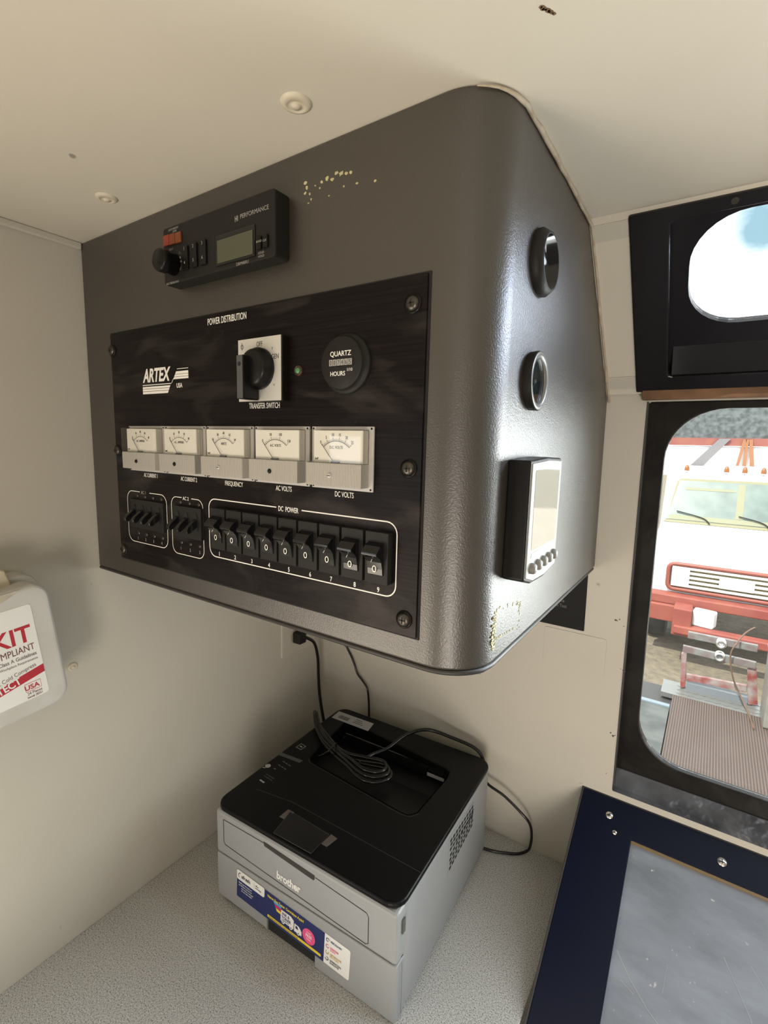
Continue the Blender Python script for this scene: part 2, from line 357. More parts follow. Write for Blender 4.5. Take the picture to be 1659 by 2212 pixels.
# ------------------------------------------------------------------ room shell
XR = 1.9; YR = -2.25; FL = -0.85; T = 0.05
def wall_ring(M, outer, holes_r, w0, w1):
    """flat slab with a rounded-rectangle hole: outer rect (x0,x1,y0,y1), hole list of points"""
    mb = MB(M); n = len(holes_r); x0, x1, y0, y1 = outer
    cx = sum(p[0] for p in holes_r) / n; cy = sum(p[1] for p in holes_r) / n
    O = []
    for p in holes_r:                                   # project every hole point out to the outer rectangle
        dx, dy = p[0] - cx, p[1] - cy; t = 1e9
        if dx > 1e-9: t = min(t, (x1 - cx) / dx)
        if dx < -1e-9: t = min(t, (x0 - cx) / dx)
        if dy > 1e-9: t = min(t, (y1 - cy) / dy)
        if dy < -1e-9: t = min(t, (y0 - cy) / dy)
        O.append([cx + dx * t, cy + dy * t])
    for cxx, cyy in ((x0, y0), (x0, y1), (x1, y0), (x1, y1)):   # snap nearest to each corner
        k = min(range(n), key=lambda i: (O[i][0] - cxx) ** 2 + (O[i][1] - cyy) ** 2); O[k] = [cxx, cyy]
    A = [[mb._v((p[0], p[1], w)) for p in holes_r] for w in (w0, w1)]; B = [[mb._v((p[0], p[1], w)) for p in O] for w in (w0, w1)]
    for i in range(n):
        j = (i + 1) % n
        mb.bm.faces.new((A[1][i], A[1][j], B[1][j], B[1][i])); mb.bm.faces.new((A[0][i], B[0][i], B[0][j], A[0][j]))
        mb.bm.faces.new((A[0][i], A[0][j], A[1][j], A[1][i])); mb.bm.faces.new((B[0][i], B[1][i], B[1][j], B[0][j]))
    return mb
# left wall, door opening behind the viewer
mb = MB(); mb.box(-T, 0, -1.1, 0.1, FL, H + 0.1); mb.box(-T, 0, YR, -2.0, FL, H + 0.1); mb.box(-T, 0, -2.0, -1.1, 0.8, H + 0.1)
struct(mb.build('wall_left', wall_m))
mb = MB(); mb.box(XR, XR + T, YR, 0.1, FL, H + 0.1); struct(mb.build('wall_right', mat('grey_lining', (.22,.21,.19), .6)))
mb = MB(); mb.box(-T, 1.22, YR - T, YR, FL, H + 0.1); mb.box(1.75, XR + T, YR - T, YR, FL, H + 0.1); mb.box(1.22, 1.75, YR - T, YR, 0.9, H + 0.1)
struct(mb.build('wall_back', mat('grey_lining', (.22,.21,.19), .6)))
mb = MB(); mb.box(-T, XR + T, YR - T, -0.2395, H, H + T); struct(mb.build('ceiling', ceil_m))
mb = MB(); mb.box(-T, XR + T, YR - T, 0.1, FL - T, FL); struct(mb.build('floor', mat('grey_floor', (0.12, 0.115, 0.11), 0.6, mott=0.2)))
# front wall: lower part with an opening for the lower windscreen, sloped upper part with an opening for the upper one
WX0, WX1 = 0.6705, 1.80
mb = wall_ring(WALLB, (-0.0, XR, FL - .05, 0.874), rrect(WX0, WX1, 0.194, 0.857, 0.004, 1), -0.03, 0.0)
struct(mb.build('wall_front', wall_m))
mb = wall_ring(SLOPE, (-0.0, XR, -0.012, 0.262), rrect(0.6556, WX1, -0.002, 0.250, 0.003, 1), -0.03, 0.0)
struct(mb.build('wall_front_upper', ceil_m))
# small joint strips in the lining, left of the upper windscreen
mb = MB(SLOPE); mb.box(XS, 0.655, 0.226, 0.2465, 0, 0.0015); mb.box(XS, 0.655, 0.0, 0.022, 0, 0.0015); struct(mb.build('trim_1', wall_m, bevel=0.0005))
mb = MB(); mb.box(0.664, WX1, -0.062, -0.047, 0.8575, 0.872); struct(mb.build('trim_2', wood_m, bevel=0.001))
mb = MB(); mb.box(0, .006, YR, -D, H - .009, H); struct(mb.build('trim_3', wall_m, bevel=.002))
# upper windscreen
wf = bpy.data.objects.new('window_1', None); col.objects.link(wf); wf['kind'] = 'structure'; wf['_o'] = (0, 0, 0)
op = rrect(0.7155, 1.74, 0.088, 0.226, 0.055, 8)
mb = wall_ring(SLOPE, (0.697, 1.76, 0.02, 0.236), op, -0.022, -0.012); mb.build('frame', frame_m, wf)
mb = wall_ring(SLOPE, (0.6556, 1.80, -0.006, 0.2505), rrect(0.697, 1.76, 0.02, 0.236, 0.006, 2), -0.022, 0.004); mb.build('outer_frame', frame_m, wf, bevel=0.002)
mb = MB(SLOPE); mb.prism_x([(.0205, .001), (.034, -.004), (.060, -.0118), (.0205, -.0118)], .700, 1.757); mb.build('ledge', mat('glossy_black_ledge', (.01, .01, .012), .1), wf, bevel=0.001)
mb = MB(SLOPE); mb.prism(op, -0.019, -0.017); mb.build('glass', glass_m, wf)
mb = MB(SLOPE); mb.cyl((0.755, 0.2445), 0.0035, 0.004, 0.0055); mb.build('screw', darkscrew, wf)
# lower windscreen
wf = bpy.data.objects.new('window_2', None); col.objects.link(wf); wf['kind'] = 'structure'; wf['_o'] = (0, 0, 0)
op = rrect(0.6985, 1.76, 0.262, 0.846, 0.075, 10)
mb = wall_ring(WALLB, (WX0, WX1, 0.194, 0.857), op, -0.030, -0.014); mb.build('frame', frame2_m, wf, bevel=0.002)
mb = MB(WALLB); mb.prism_x([(0.194, 0.002), (0.205, 0.002), (0.232, -0.012), (0.232, -0.016), (0.194, -0.016)], WX0, WX1); mb.build('sill', sill_m, wf, bevel=0.001)
mb = MB(WALLB); mb.box(WX0 - .0005, WX0 + 0.002, 0.196, 0.857, -0.03, 0.001); mb.build('edge_bead', navy_edge, wf)
mb = MB(WALLB); mb.prism(op, -0.026, -0.024); mb.build('glass', glass_m, wf)
# worktop
mb = MB(); mb.box(0.0, 0.6165, -1.05, 0.0, -0.035, 0.0); wt = mb.build('worktop', counter_m, bevel=0.001)
tag(wt, 'grey speckled laminate worktop that carries the printer', 'worktop')
mb = MB(); mb.box(0.003, 0.598, -1.0, -0.05, FL + .001, -0.036); cb = mb.build('base_cabinet', wall_m)
tag(cb, 'cream base cabinet below the speckled worktop', 'cabinet')

# ------------------------------------------------------------------ overhead console
con = thing('overhead_console', 'large dark taupe plastic console with rounded corner hanging between ceiling and left wall', 'console', (0.3, -0.3, ZB))
R = 0.046
pts = [(0.001, -D), (XS - R, -D)]
for k in range(1, 13):
    a = math.radians(-90 + 90 * k / 12); pts.append((XS - R + R * math.cos(a), -D + R + R * math.sin(a)))
pts += [(XS, 0.05), (0.001, 0.05)]
mb = MB(); mb.prism(pts, ZB, H)
for f in mb.bm.faces:
    if abs(f.normal.z) < .5: f.smooth = False
nS = SLOPE.to_3x3() @ Vector((0, 0, 1)); pS = SLOPE.translation + nS * 0.0008
g = mb.bm.verts[:] + mb.bm.edges[:] + mb.bm.faces[:]
r = bmesh.ops.bisect_plane(mb.bm, geom=g, plane_co=pS, plane_no=-nS, clear_outer=True); bmesh.ops.holes_fill(mb.bm, edges=[x for x in r['geom_cut'] if isinstance(x, bmesh.types.BMEdge)])
nB = WALLB.to_3x3() @ Vector((0, 0, 1)); g = mb.bm.verts[:] + mb.bm.edges[:] + mb.bm.faces[:]
r = bmesh.ops.bisect_plane(mb.bm, geom=g, plane_co=nB * 0.0008, plane_no=-nB, clear_outer=True); bmesh.ops.holes_fill(mb.bm, edges=[x for x in r['geom_cut'] if isinstance(x, bmesh.types.BMEdge)])
body = mb.build('body', console_m, con, bevel=0.003, seg=3)
for p in body.data.polygons: p.use_smooth = True
body.data.set_sharp_from_angle(angle=math.radians(35))
# cream caulk bead where the console meets ceiling and lining
path = [(XS - R + (R + .002) * math.cos(math.radians(a)), -D + R + (R + .002) * math.sin(math.radians(a)), H - .002) for a in range(-60, 1, 10)]
path += [(XS + .002, -0.36, H - .002), (XS + .002, -0.2425, 1.0445), (XS + .002, -0.062, 0.8745), (XS + .002, -0.042, 0.855), (XS + .002, -0.034, 0.70), (XS + .002, -0.029, 0.595)]
mb = MB(); P2 = []
for i in range(len(path) - 1):
    a, b = Vector(path[i]), Vector(path[i + 1]); k = max(1, int((b - a).length / .015))
    for j in range(k): P2.append(a.lerp(b, j / k) + Vector((random.uniform(-.0006, .0006), 0, random.uniform(-.0006, .0006))))
P2.append(Vector(path[-1])); mb.tube(P2, [min(.0005 + .0003 * i, random.uniform(.0015, .0024)) for i, p in enumerate(P2)], 8); mb.build('caulk_bead', caulk, con)
mb = MB()
p3 = [(x, y, ZB - .0015) for x, y in [(0.003, -D + .002)] + [(q[0] - .001 if q[1] > -D + .03 else q[0], q[1] + .0015) for q in pts[1:-2]] + [(XS - .002, -0.04)]]
mb.tube(p3, 0.0025, 6); mb.build('lower_edge', mat('dark_edge', (.03, .028, .025), .5), con)
# glue residue, front and side
def blob(mb, u, v, r, w):
    n = 9; mb.prism([(u + r * random.uniform(.5, 1.2) * math.cos(2 * math.pi * i / n), v + r * random.uniform(.4, 1.1) * math.sin(2 * math.pi * i / n)) for i in range(n)], -.0002, w)
mb = MB(FRONT)
for u, v, r in [(.4262, 1.021, .0022), (.4275, 1.0165, .0018), (.4255, 1.0125, .0016), (.4312, 1.0105, .0013), (.438, 1.016, .001), (.446, 1.017, .002), (.452, 1.0185, .0022), (.458, 1.0165, .002), (.4625, 1.02, .0022), (.468, 1.0185, .0026), (.474, 1.017, .0018), (.479, 1.0165, .0024), (.4435, 1.0125, .001), (.486, 1.006, .0016), (.4295, 1.003, .001), (.4715, 1.007, .0011), (.4545, 1.0035, .0009), (.505, 1.003, .0014), (.433, 1.0055, .0012)]:
    blob(mb, u, v, r, .0004)
mb.build('glue_residue', glue_m, con)
mb = MB(SIDE)
for k in range(120):
    t = random.random(); e = random.choice((0, 0, 0, 1, 2, 3))
    if e == 0: u, v = -0.487 + .010 * random.random(), .603 + .036 * t
    elif e == 1: u, v = -0.487 + .07 * t, .640 - .012 * t + .004 * random.random()
    elif e == 2: u, v = -0.417 + .007 * random.random(), .601 + .028 * t
    else: u, v = -0.484 + .06 * t, .612 - .006 * t
    blob(mb, u, v, random.uniform(.0006, .0017), .0005)
mb.build('glue_residue', glue_m, con)

# ------------------------------------------------------------------ car radio
rad = thing('car_radio', 'black car radio with grey display and round knob on the upper console front', 'radio', (0.3165, -D, 0.985))
mb = MB(FRONT); mb.prism(rrect(.2275, .4055, .9555, 1.0155, .004, 3), 0, .019); mb.build('faceplate', blk2, rad, bevel=.0015)
def K(u, z): return (.766 + (u - .766) * 1.0333, .7857 + (z - .7857) * 1.0333)
def kbox(mb, u0, u1, z0, z1, w0, w1, mi=0):
    a = K(u0, z0); b = K(u1, z1); mb.box(a[0], b[0], a[1], b[1], w0, w1, mi)
mb = MB(FRONT); kbox(mb, .3345, .3915, .9545, .9825, .0185, .0205); mb.build('display_bezel', blkgloss, rad, bevel=.0008)
mb = MB(FRONT); kbox(mb, .3385, .3895, .9565, .9775, .0200, .0212); mb.build('display', mat('grey_lcd', (.075, .078, .047), .25), rad)
mb = MB(FRONT)
kn = K(.2645, .9685); mb.lathe(kn, [(0, .019), (.0115, .019), (.0100, .029), (.0120, .030), (.0120, .037), (.0105, .039), (0, .039)], 28); mb.build('volume_knob', blk, rad, bevel=0)
for i, c in enumerate([(.26, .030, .012), (.20, .042, .010), (.20, .050, .010)]):
    mb = MB(FRONT); kbox(mb, .2485 + .0104 * i, .2485 + .0104 * i + .0098, .9895 - .0006 * i, 1.0000 - .0006 * i, .019, .021)
    mb.build('preset_lamp', mat('amber_button_%d' % i, c, .3), rad, bevel=.0005)
for i, (u0, u1) in enumerate([(.2808, .2905), (.2960, .3055), (.3105, .3205)]):
    mb = MB(FRONT); kbox(mb, u0, u1, .9595, .9830, .019, .0215); mb.build('preset_button', blk, rad, bevel=.0006)
for u0, u1 in [(.3945, .4005), (.4030, .4090)]:
    mb = MB(FRONT); kbox(mb, u0, u1, .9590, .9700, .019, .0215); mb.build('small_button', blk, rad, bevel=.0006)
for z in (.9952, .9624):
    mb = MB(FRONT); a = K(.4153, z); mb.cyl(a, .0013, .0185, .0192, 16); mb.build('screw_hole', pdark, rad)
mb = MB(FRONT)
def kt(b, u, z, s, **k): a = K(u, z); mb.text(b, a[0], a[1], s, w=k.pop('w', .0192), **k)
kt('PERFORMANCE', .3705, .9915, .0058, sx=1.0)
kt('HI', .3630, .9905, .0068, sx=.75, bold=.03)
for i in range(3):
    kt(str(i + 1), .2845 + i * .0148, .9785, .0048, w=.0217); kt(str(i + 4), .2845 + i * .0148, .9650, .0048, w=.0217)
kt('DRM400U', .3640, .9505, .0042); kt('BAND', .3948, .9645, .0028, w=.0217); kt('CLK', .4035, .9640, .0028, w=.0217); kt('LOUD', .3948, .9555, .003); kt('HOLD', .3948, .9525, .003)
kt('AUTO MEMORY', .2560, 1.0035, .0032, sx=.8); kt('STORE', .2635, 1.0008, .003, sx=.8); kt('BASS TREB BALANCE', .2490, .9500, .0033, sx=.75)
kt('SELECT', .2560, .9840, .003, sx=.8); kt('SEEK', .2725, .9730, .003, sx=.7); kt('SCAN', .2725, .9690, .003, sx=.7)
a = K(.2745, .9775); mb.stroke([(a[0] - .0015, a[1]), (a[0], a[1] + .003), (a[0] + .0015, a[1])], .0004, w1=.0193); mb.stroke([(a[0] - .0015, a[1] - .0135), (a[0], a[1] - .0165), (a[0] + .0015, a[1] - .0135)], .0004, w1=.0193)
mb.build('lettering', grey_ink, rad)

# ------------------------------------------------------------------ power distribution panel
pan = thing('switchboard', 'black metal power distribution panel with meters, breakers and rocker switches on the console', 'control panel', (0.3165, -D, 0.615))
PW = .003
mb = MB(FRONT); mb.box(.0735, .5605, .6150, .9205, 0, PW); mb.build('panel_plate', panel_m, pan, bevel=.0004)
mb = MB(FRONT); mb.box(.0715, .5625, .6130, .9225, 0, .0009); mb.build('panel_gasket', pdark, pan)
for u, v in [(.5475, .8985), (.5483, .7643), (.5484, .6300), (.0775, .8993), (.0785, .7661), (.0815, .6276)]:
    mb = MB(FRONT); mb.lathe((u, v), [(.0082, PW), (.0080, PW + .0012), (.0060, PW + .0016), (0.0060, PW + .0016)], 28, mi=0)
    mb.lathe((u, v), [(.0062, PW + .0012), (.0056, PW + .0030), (.0035, PW + .0040), (0, PW + .0042)], 24, mi=1)
    mb.box(u - .0030, u + .0030, v - .0006, v + .0006, PW + .0030, PW + .0044, 2); mb.box(u - .0006, u + .0006, v - .0030, v + .0030, PW + .0030, PW + .0044, 2)
    mb.build('screw', [blk, darkscrew, pdark], pan)
# lettering
mb = MB(FRONT); q = PW + .0001
def pt(b, u, v, s, **k): mb.text(b, u, v, s, w=q, **k)
pt('POWER DISTRIBUTION', .2815, .9100, .0100, sx=.62, bold=.005)
pt('TRANSFER SWITCH', .3480, .8180, .0080, sx=.66, bold=.004)
for s_, u0, u1, v in [('AC CURRENT 1', .1410, .1745, .7335), ('AC CURRENT 2', .2220, .2560, .7335), ('FREQUENCY', .3055, .3350, .7335), ('AC VOLTS', .3875, .4115, .7338), ('DC VOLTS', .4668, .4905, .7338)]:
    pt(s_, u0, v, .0074, sx=(u1 - u0) / (len(s_) * .0074 * .61), bold=.004)
pt('USA', .2195, .8450, .0075, sx=.85, bold=.015)
for i, u in enumerate([.2928, .3208, .3488, .3762, .4058, .4357, .4632, .4924, .5196]): pt(str(i + 1), u, .6495, .0068, sx=.8, align='CENTER', bold=.015)
for i in range(4): pt(str(i + 1), .1200 + i * .0186, .6465, .0058, sx=.8, align='CENTER', mi=1)
for i in range(3): pt(str(i + 1), .2175 + i * .0190, .6460, .0058, sx=.8, align='CENTER', mi=1)
def outline(x0, x1, y0, y1, r, gap, wd):
    P = rrect(x0, x1, y0, y1, r, 6)                    # starts at right end of top right arc, runs counter-clockwise
    arcs = P; top_left_first = 7
    pre = [(gap[1], y1)] + list(reversed(P[:7])) + list(reversed(P[21:])) + list(reversed(P[14:21])) + list(reversed(P[7:14])) + [(gap[0], y1)]
    mb.stroke(pre, wd, w1=q + .0001)
outline(.0975, .1900, .6430, .7125, .012, (.1290, .1520), .0009)
outline(.2005, .2640, .6405, .7125, .010, (.2225, .2420), .0009)
outline(.2755, .5385, .6475, .7160, .011, (.3880, .4240), .0012)
pt('AC 1', .1320, .7100, .0062, sx=.9, mi=1); pt('AC 2', .2245, .7098, .0062, sx=.9); pt('DC  POWER', .3905, .7125, .0075, sx=.70, bold=.015)
mb.build('lettering', [white_ink, grey_ink], pan)
# maker's logo
mb = MB(FRONT)
mb.text('ARTEX', .1490, .8545, .0225, w=q, sx=.80, bold=.03, shear=.25)
def lq(P, mi=0): mb.face([(p[0], p[1], q + .0001) for p in P], mi)
lq([(.1474, .8500), (.2090, .8500), (.2094, .8510), (.1474, .8510)])
for y0, y1 in [(.8395, .8425), (.8430, .8455), (.8460, .8485)]:
    f = lambda y: .2017 + (y - .8394) * (.2076 - .2017) / (.8487 - .8394)
    lq([(.1472, y0), (f(y0), y0), (f(y1), y1), (.1472, y1)])
for y0, y1 in [(.8551, .8575), (.8579, .8605), (.8609, .8640), (.8664, .8671)]:
    f = lambda y: .2138 + (y - .8551) * (.2215 - .2138) / (.8664 - .8551)
    lq([(f(y0), y0), (.2438, y0), (.2438, y1), (f(y1), y1)])
lq([(.2094, .8508), (.2103, .8508), (.2146, .8560), (.2138, .8560)])
mb.build('logo', white_ink, pan)
# transfer switch
ts = MB(FRONT); ts.box(.3440, .4070, .8240, .8865, PW, .0120); ts = ts.build('transfer_switch', blk, pan, bevel=.0006)
mb = MB(FRONT); mb.box(.3435, .4055, .8245, .8865, .0120, .0126); mb.build('dial_plate', plate_steel, ts)
mb = MB(FRONT); mb.text('OFF', .3755, .8780, .0068, w=.0127, sx=.75, align='CENTER'); mb.text('GEN', .3925, .8645, .0068, w=.0127, sx=.75); mb.text('O', .3475, .8770, .0068, w=.0127, sx=.8); mb.box(.3492, .3496, .8755, .8835, .0126, .0128)
mb.text('<', .3945, .8380, .0045, w=.0127); mb.text('r', .3930, .8735, .0045, w=.0127)
mb.build('lettering', dark_ink, ts)
mb = MB(FRONT); mb.lathe((.3760, .8560), [(.0205, .0126), (.0205, .0170), (.0185, .0185), (.0180, .0230), (.0150, .0250), (0, .0250)], 40); mb.build('rotary_hub', blk, ts)
mb = MB(FRONT); mb.box(.3660, .3750, .8250, .8672, .0130, .0335);
mb.build('handle', blk, ts, bevel=.0012)
mb = MB(FRONT); mb.box(.3664, .3746, .8256, .8666, .0334, .0339, 0); mb.cyl((.3702, .8585), .0022, .0338, .0341, 16, mi=1); mb.build('handle_face', [mat('worn_grey_plastic', (.075, .075, .078), .4), pdark], ts)
# status lamp
sl = MB(FRONT); sl.lathe((.4205, .8529), [(.0052, PW), (.0050, PW + .002), (.0036, PW + .0026), (.0034, PW + .001)], 24); sl = sl.build('status_lamp', mat('dark_red_collar', (.05, .018, .014), .3), pan)
mb = MB(FRONT); mb.lathe((.4205, .8529), [(.0034, PW + .001), (.0028, PW + .003), (0, PW + .0038)], 20); mb.build('lens', mat('green_lens', (.08, .22, .09), .15), sl)
# hour meter
hm = MB(FRONT); hm.lathe((.4795, .8552), [(.0270, PW), (.0270, .0045), (.0255, .0060), (.0235, .0060), (.0235, .0110), (.0222, .0122), (.0, .0122)], 56); hm = hm.build('hour_meter', blk2, pan)
mb = MB(FRONT); mb.text('QUARTZ', .4795, .8610, .0062, w=.0124, align='CENTER', sx=.95, bold=.01); mb.text('HOURS', .4765, .8440, .0055, w=.0124, align='CENTER', sx=.95, bold=.01); mb.text('1/10', .4865, .8475, .0038, w=.0124)
mb.build('lettering', white_ink, hm)
mb = MB(FRONT); mb.box(.4655, .4945, .8520, .8590, .0121, .0125); mb.build('counter_window', blkgloss, hm)
mb = MB(FRONT)
for i in range(6): mb.box(.4668 + i * .0044, .4668 + i * .0044 + .0038, .8528, .8582, .0125, .0128, 0); mb.text('007465'[i], .4687 + i * .0044, .8534, .0058, w=.0129, align='CENTER', sx=.75, mi=1)
mb.build('number_wheel', [mat('wheel_grey', (.34, .33, .31), .4), dark_ink], hm)

# panel meters
def meter(u0, u1, nums, title, mid, minor, tick0, dark_screw, maker):
    v0, v1 = .7410, .7995; W = u1 - u0
    f = MB(FRONT); f.box(u0, u1, v0, v1, PW, PW + .0022); f = f.build('panel_meter', clearish, pan, bevel=.0006)
    for cx in (u0 + .0022, u1 - .0022):
        for cy in (v0 + .0020, v1 - .0020): mb = MB(FRONT); mb.cyl((cx, cy), .0010, PW + .0022, PW + .0026, 10); mb.build('corner_stud', blk, f)
    a, b = u0 + .0035, u1 - .0045; vm = v0 + .0250; wt_ = PW + .0145
    mb = MB(FRONT); mb.box(a, b, v0 + .0035, vm, PW + .002, wt_); mb.build('lower_cover', ribm, f, bevel=.0008)
    mb = MB(FRONT); mb.box(a + .0062, b - .0012, vm + .0002, v1 - .0040, PW + .002, PW + .0100); mb.build('dial_card', paper, f)
    mb = MB(FRONT); mb.box(a, b, vm, v1 - .0030, PW + .0022, wt_); mb.build('clear_cover', clear_m, f, bevel=.0006)
    # printed scale
    mb = MB(FRONT); w1 = PW + .0102; cx = (a + b) / 2 + .0008; cy = vm + .0015; R0 = .0185
    arc = [(cx + R0 * 1.12 * math.sin(t), cy + R0 * math.cos(t)) for t in [math.radians(-46 + 92 * i / 20) for i in range(21)]]
    mb.stroke(arc, .0005, w1=w1)
    n = len(nums)
    for i in range((n - 1) * minor + 1):
        t = math.radians(-46 + 92 * i / ((n - 1) * minor)); big = i % minor == 0; L = .0035 if big else .002
        p = (cx + R0 * 1.12 * math.sin(t), cy + R0 * math.cos(t)); q_ = (cx + (R0 + L) * 1.12 * math.sin(t), cy + (R0 + L) * math.cos(t)); mb.stroke([p, q_], .00045 if big else .0003, w1=w1)
        if big: mb.text(nums[i // minor], cx + (R0 + 0.0045) * 1.12 * math.sin(t), cy + (R0 + .0045) * math.cos(t), .0040, w=w1, align='CENTER', sx=.75)
    mb.text(title, cx, cy + .0115, .0038, w=w1, align='CENTER', sx=.8)
    if maker: mb.text('Swiff', a + .007, vm + .0025, .003, w=w1, sx=.8, shear=.3)
    mb.build('scale', dark_ink, f)
    mb = MB(FRONT); mb.box(cx - .0045, cx + .0045, vm + .0002, vm + .0016, PW + .0100, PW + .0125); mb.build('pivot', mat('pivot_grey', (.10, .10, .11), .4), f)
    mb = MB(FRONT); t = math.radians(-44); mb.tube([(cx - .002, vm + .001, PW + .0118), (cx - .002 + .0215 * math.sin(t) * .95, vm + .0215 * math.cos(t) * 1.12, PW + .0118)], .00030, 6); mb.build('needle', mat('needle_grey', (.06, .055, .05), .4), f)
    mb = MB(FRONT); mb.lathe((cx - .004, v0 + .0135), [(.0024, wt_), (.0024, wt_ + .0008), (.0018, wt_ + .0014), (0, wt_ + .0014)], 18); mb.box(cx - .0058, cx - .0022, v0 + .0132, v0 + .0138, wt_ + .0013, wt_ + .0016, 1)
    mb.build('adjusting_screw', [blk if dark_screw else clearish, pdark], f)
meter(.1125, .1945, ['0', '10', '20', '30', '40'], 'A.C. AMPERES', '', 2, 0, True, True)
meter(.1965, .2755, ['0', '10', '20', '30', '40'], 'A.C. AMPERES', '', 2, 0, True, True)
meter(.2785, .3565, ['56', '58', '60', '62', '64'], 'HERTZ', '', 4, 0, False, True)
meter(.3590, .4360, ['0', '50', '100', '150'], 'A.C. VOLTS', '', 5, 0, True, False)
meter(.4395, .5125, ['0', '5', '10', '15', '20', '25'], 'D.C. VOLTS', '', 5, 0, False, True)

# breakers
def breaker_block(u0, u1, n):
    f = MB(FRONT); f.box(u0, u1, .6640, .7025, PW, PW + .004); f = f.build('breaker_block', blk2, pan, bevel=.0004)
    p = (u1 - u0) / n
    for i in range(n):
        c = u0 + p * (i + .5)
        mb = MB(FRONT); mb.prism(rrect(c - .0028, c + .0028, .6745, .6955, .0027, 5), PW + .004, PW + .0048); mb.build('slot', pdark, f)
        mb = MB(FRONT); mb.prism_x([(.6900, PW + .004), (.6800, PW + .0040), (.6730, PW + .0150), (.6745, PW + .0185), (.6785, PW + .0190), (.6815, PW + .0165), (.6880, PW + .0080)], c - .0030, c + .0030); mb.build('toggle', blkgloss, f, bevel=.0009)
    for i in range(n):
        c = u0 + p * (i + .5)
        for v in (.7065, .6560):
            mb = MB(FRONT); mb.lathe((c + .001, v), [(.0024, PW), (.0020, PW + .0010), (0, PW + .0012)], 14); mb.box(c + .001 - .0014, c + .001 + .0014, v - .0003, v + .0003, PW + .0009, PW + .00135, 1)
            mb.build('rivet', [darkscrew, pdark], f)
breaker_block(.1120, .1870, 4); breaker_block(.2095, .2645, 3)
# rocker switches
for i in range(9):
    u0 = .2880 + i * .02769; u1 = u0 + .0250
    f = MB(FRONT); f.box(u0, u1, .6597, .7070, PW, .0110); f = f.build('rocker_switch', blk2, pan, bevel=.0005)
    a, b = u0 + .0038, u1 - .0042
    mb = MB(FRONT); mb.box(a - .0004, b + .0004, .6676, .6990, .0109, .0112); mb.build('slot', pdark, f)
    mb = MB(FRONT); mb.prism_x([(.6985, .0100), (.6955, .0170), (.6905, .0225), (.6880, .0228), (.6850, .0180), (.6805, .0145), (.6740, .0128), (.6680, .0122), (.6680, .0100)], a, b)
    mb.build('rocker', blkgloss, f, bevel=.0006)
    c = (a + b) / 2; mb = MB(FRONT)
    R1 = [(c + .0019 * math.cos(t), .6740 + .0027 * math.sin(t)) for t in [2 * math.pi * k / 20 for k in range(20)]]; mb.stroke(R1, .0009, w1=.0136, closed=True)
    Mm = FRONT @ Matrix.Translation((c - .0005, .6827, .0167)) @ Matrix.Rotation(math.radians(-38), 4, 'X'); mb2 = MB(Mm); mb2.box(-.0003, .0003, -.0022, .0022, 0, .0003)
    m2 = mb2.bm; tmp = bpy.data.meshes.new('t'); m2.to_mesh(tmp); m2.free(); mb.bm.from_mesh(tmp); bpy.data.meshes.remove(tmp)
    mb.build('marking', white_ink, f)

# ------------------------------------------------------------------ console side fittings
vr = thing('speaker_ring', 'empty black round ring set high on the console side', 'ring', (XS, -.4185, .9505))
mb = MB(SIDE); mb.lathe((-.4185, .9505), [(.0285, 0), (.0290, .004), (.0245, .0105), (.0225, .0105), (.0215, .002), (0, .002)], 56, mis=[0, 0, 0, 1, 1]); mb.build('bezel', [blk2, blkgloss], vr)
gg = thing('round_gauge', 'round black gauge with glass face below the empty ring', 'gauge', (XS, -.4225, .8455))
mb = MB(SIDE); mb.lathe((-.4225, .8455), [(.0265, 0), (.0270, .007), (.0262, .0085), (.0222, .0085), (.0200, .006), (.0200, .003), (0, .003)], 56, mis=[0, 0, 1, 1, 0, 0]); mb.build('bezel', [blk2, mat('rim_highlight', (.16, .155, .145), .3)], gg)  # highlight on the front rim painted as a paler ring
mb = MB(SIDE); mb.prism([(-.4225 + .0205 * math.cos(t), .8455 + .0205 * math.sin(t)) for t in [2 * math.pi * k / 40 for k in range(40)]], .0052, .0060); mb.build('glass', thin_glass('gauge_glass', (.85, .9, .9), .12), gg)
mb = MB(SIDE); mb.cyl((-.4225, .8455), .0018, .003, .0045); mb.tube([(-.4225, .8455, .0042), (-.4330, .8360, .0042)], .0004, 6); mb.build('needle', white_ink, gg)
pod = thing('side_display', 'small black box display with shiny screen and row of round buttons on the console side', 'display', (XS, -.422, .719))
PO = [(-.4715, .7735), (-.4715, .6670), (-.4500, .6605), (-.4100, .6590), (-.3735, .6635), (-.3735, .7745), (-.42, .7760)]
mb = MB(SIDE); mb.prism(list(reversed(PO)), 0, .0205); mb.build('housing', blk, pod, bevel=.0020, seg=3)
mb = MB(SIDE); PI_ = [(-.42 + (p[0] + .42) * .95, .718 + (p[1] - .718) * .955) for p in PO]; mb.prism(list(reversed(PI_)), .0195, .0216); mb.build('front_bezel', mat('satin_grey_bezel', (.26, .25, .215), .4), pod, bevel=.0008)
mb = MB(SIDE); mb.prism(rrect(-.4600, -.3830, .6930, .7650, .002, 3), .0213, .0219); mb.build('screen', mat('glossy_screen', (.72, .74, .72), .04, metal=.85), pod)
mb = MB(SIDE); mb.box(-.4585, -.4250, .6860, .6905, .0214, .0219); mb.build('badge', mat('badge_tan', (.32, .30, .24), .4), pod)
for k in range(5):
    mb = MB(SIDE); mb.lathe((-.4560 + k * .0172, .6765 + .0004 * k), [(.0052, .0212), (.0050, .0245), (.0038, .0262), (0, .0266)], 20); mb.build('button', mat('grey_rubber', (.20, .19, .17), .5), pod)

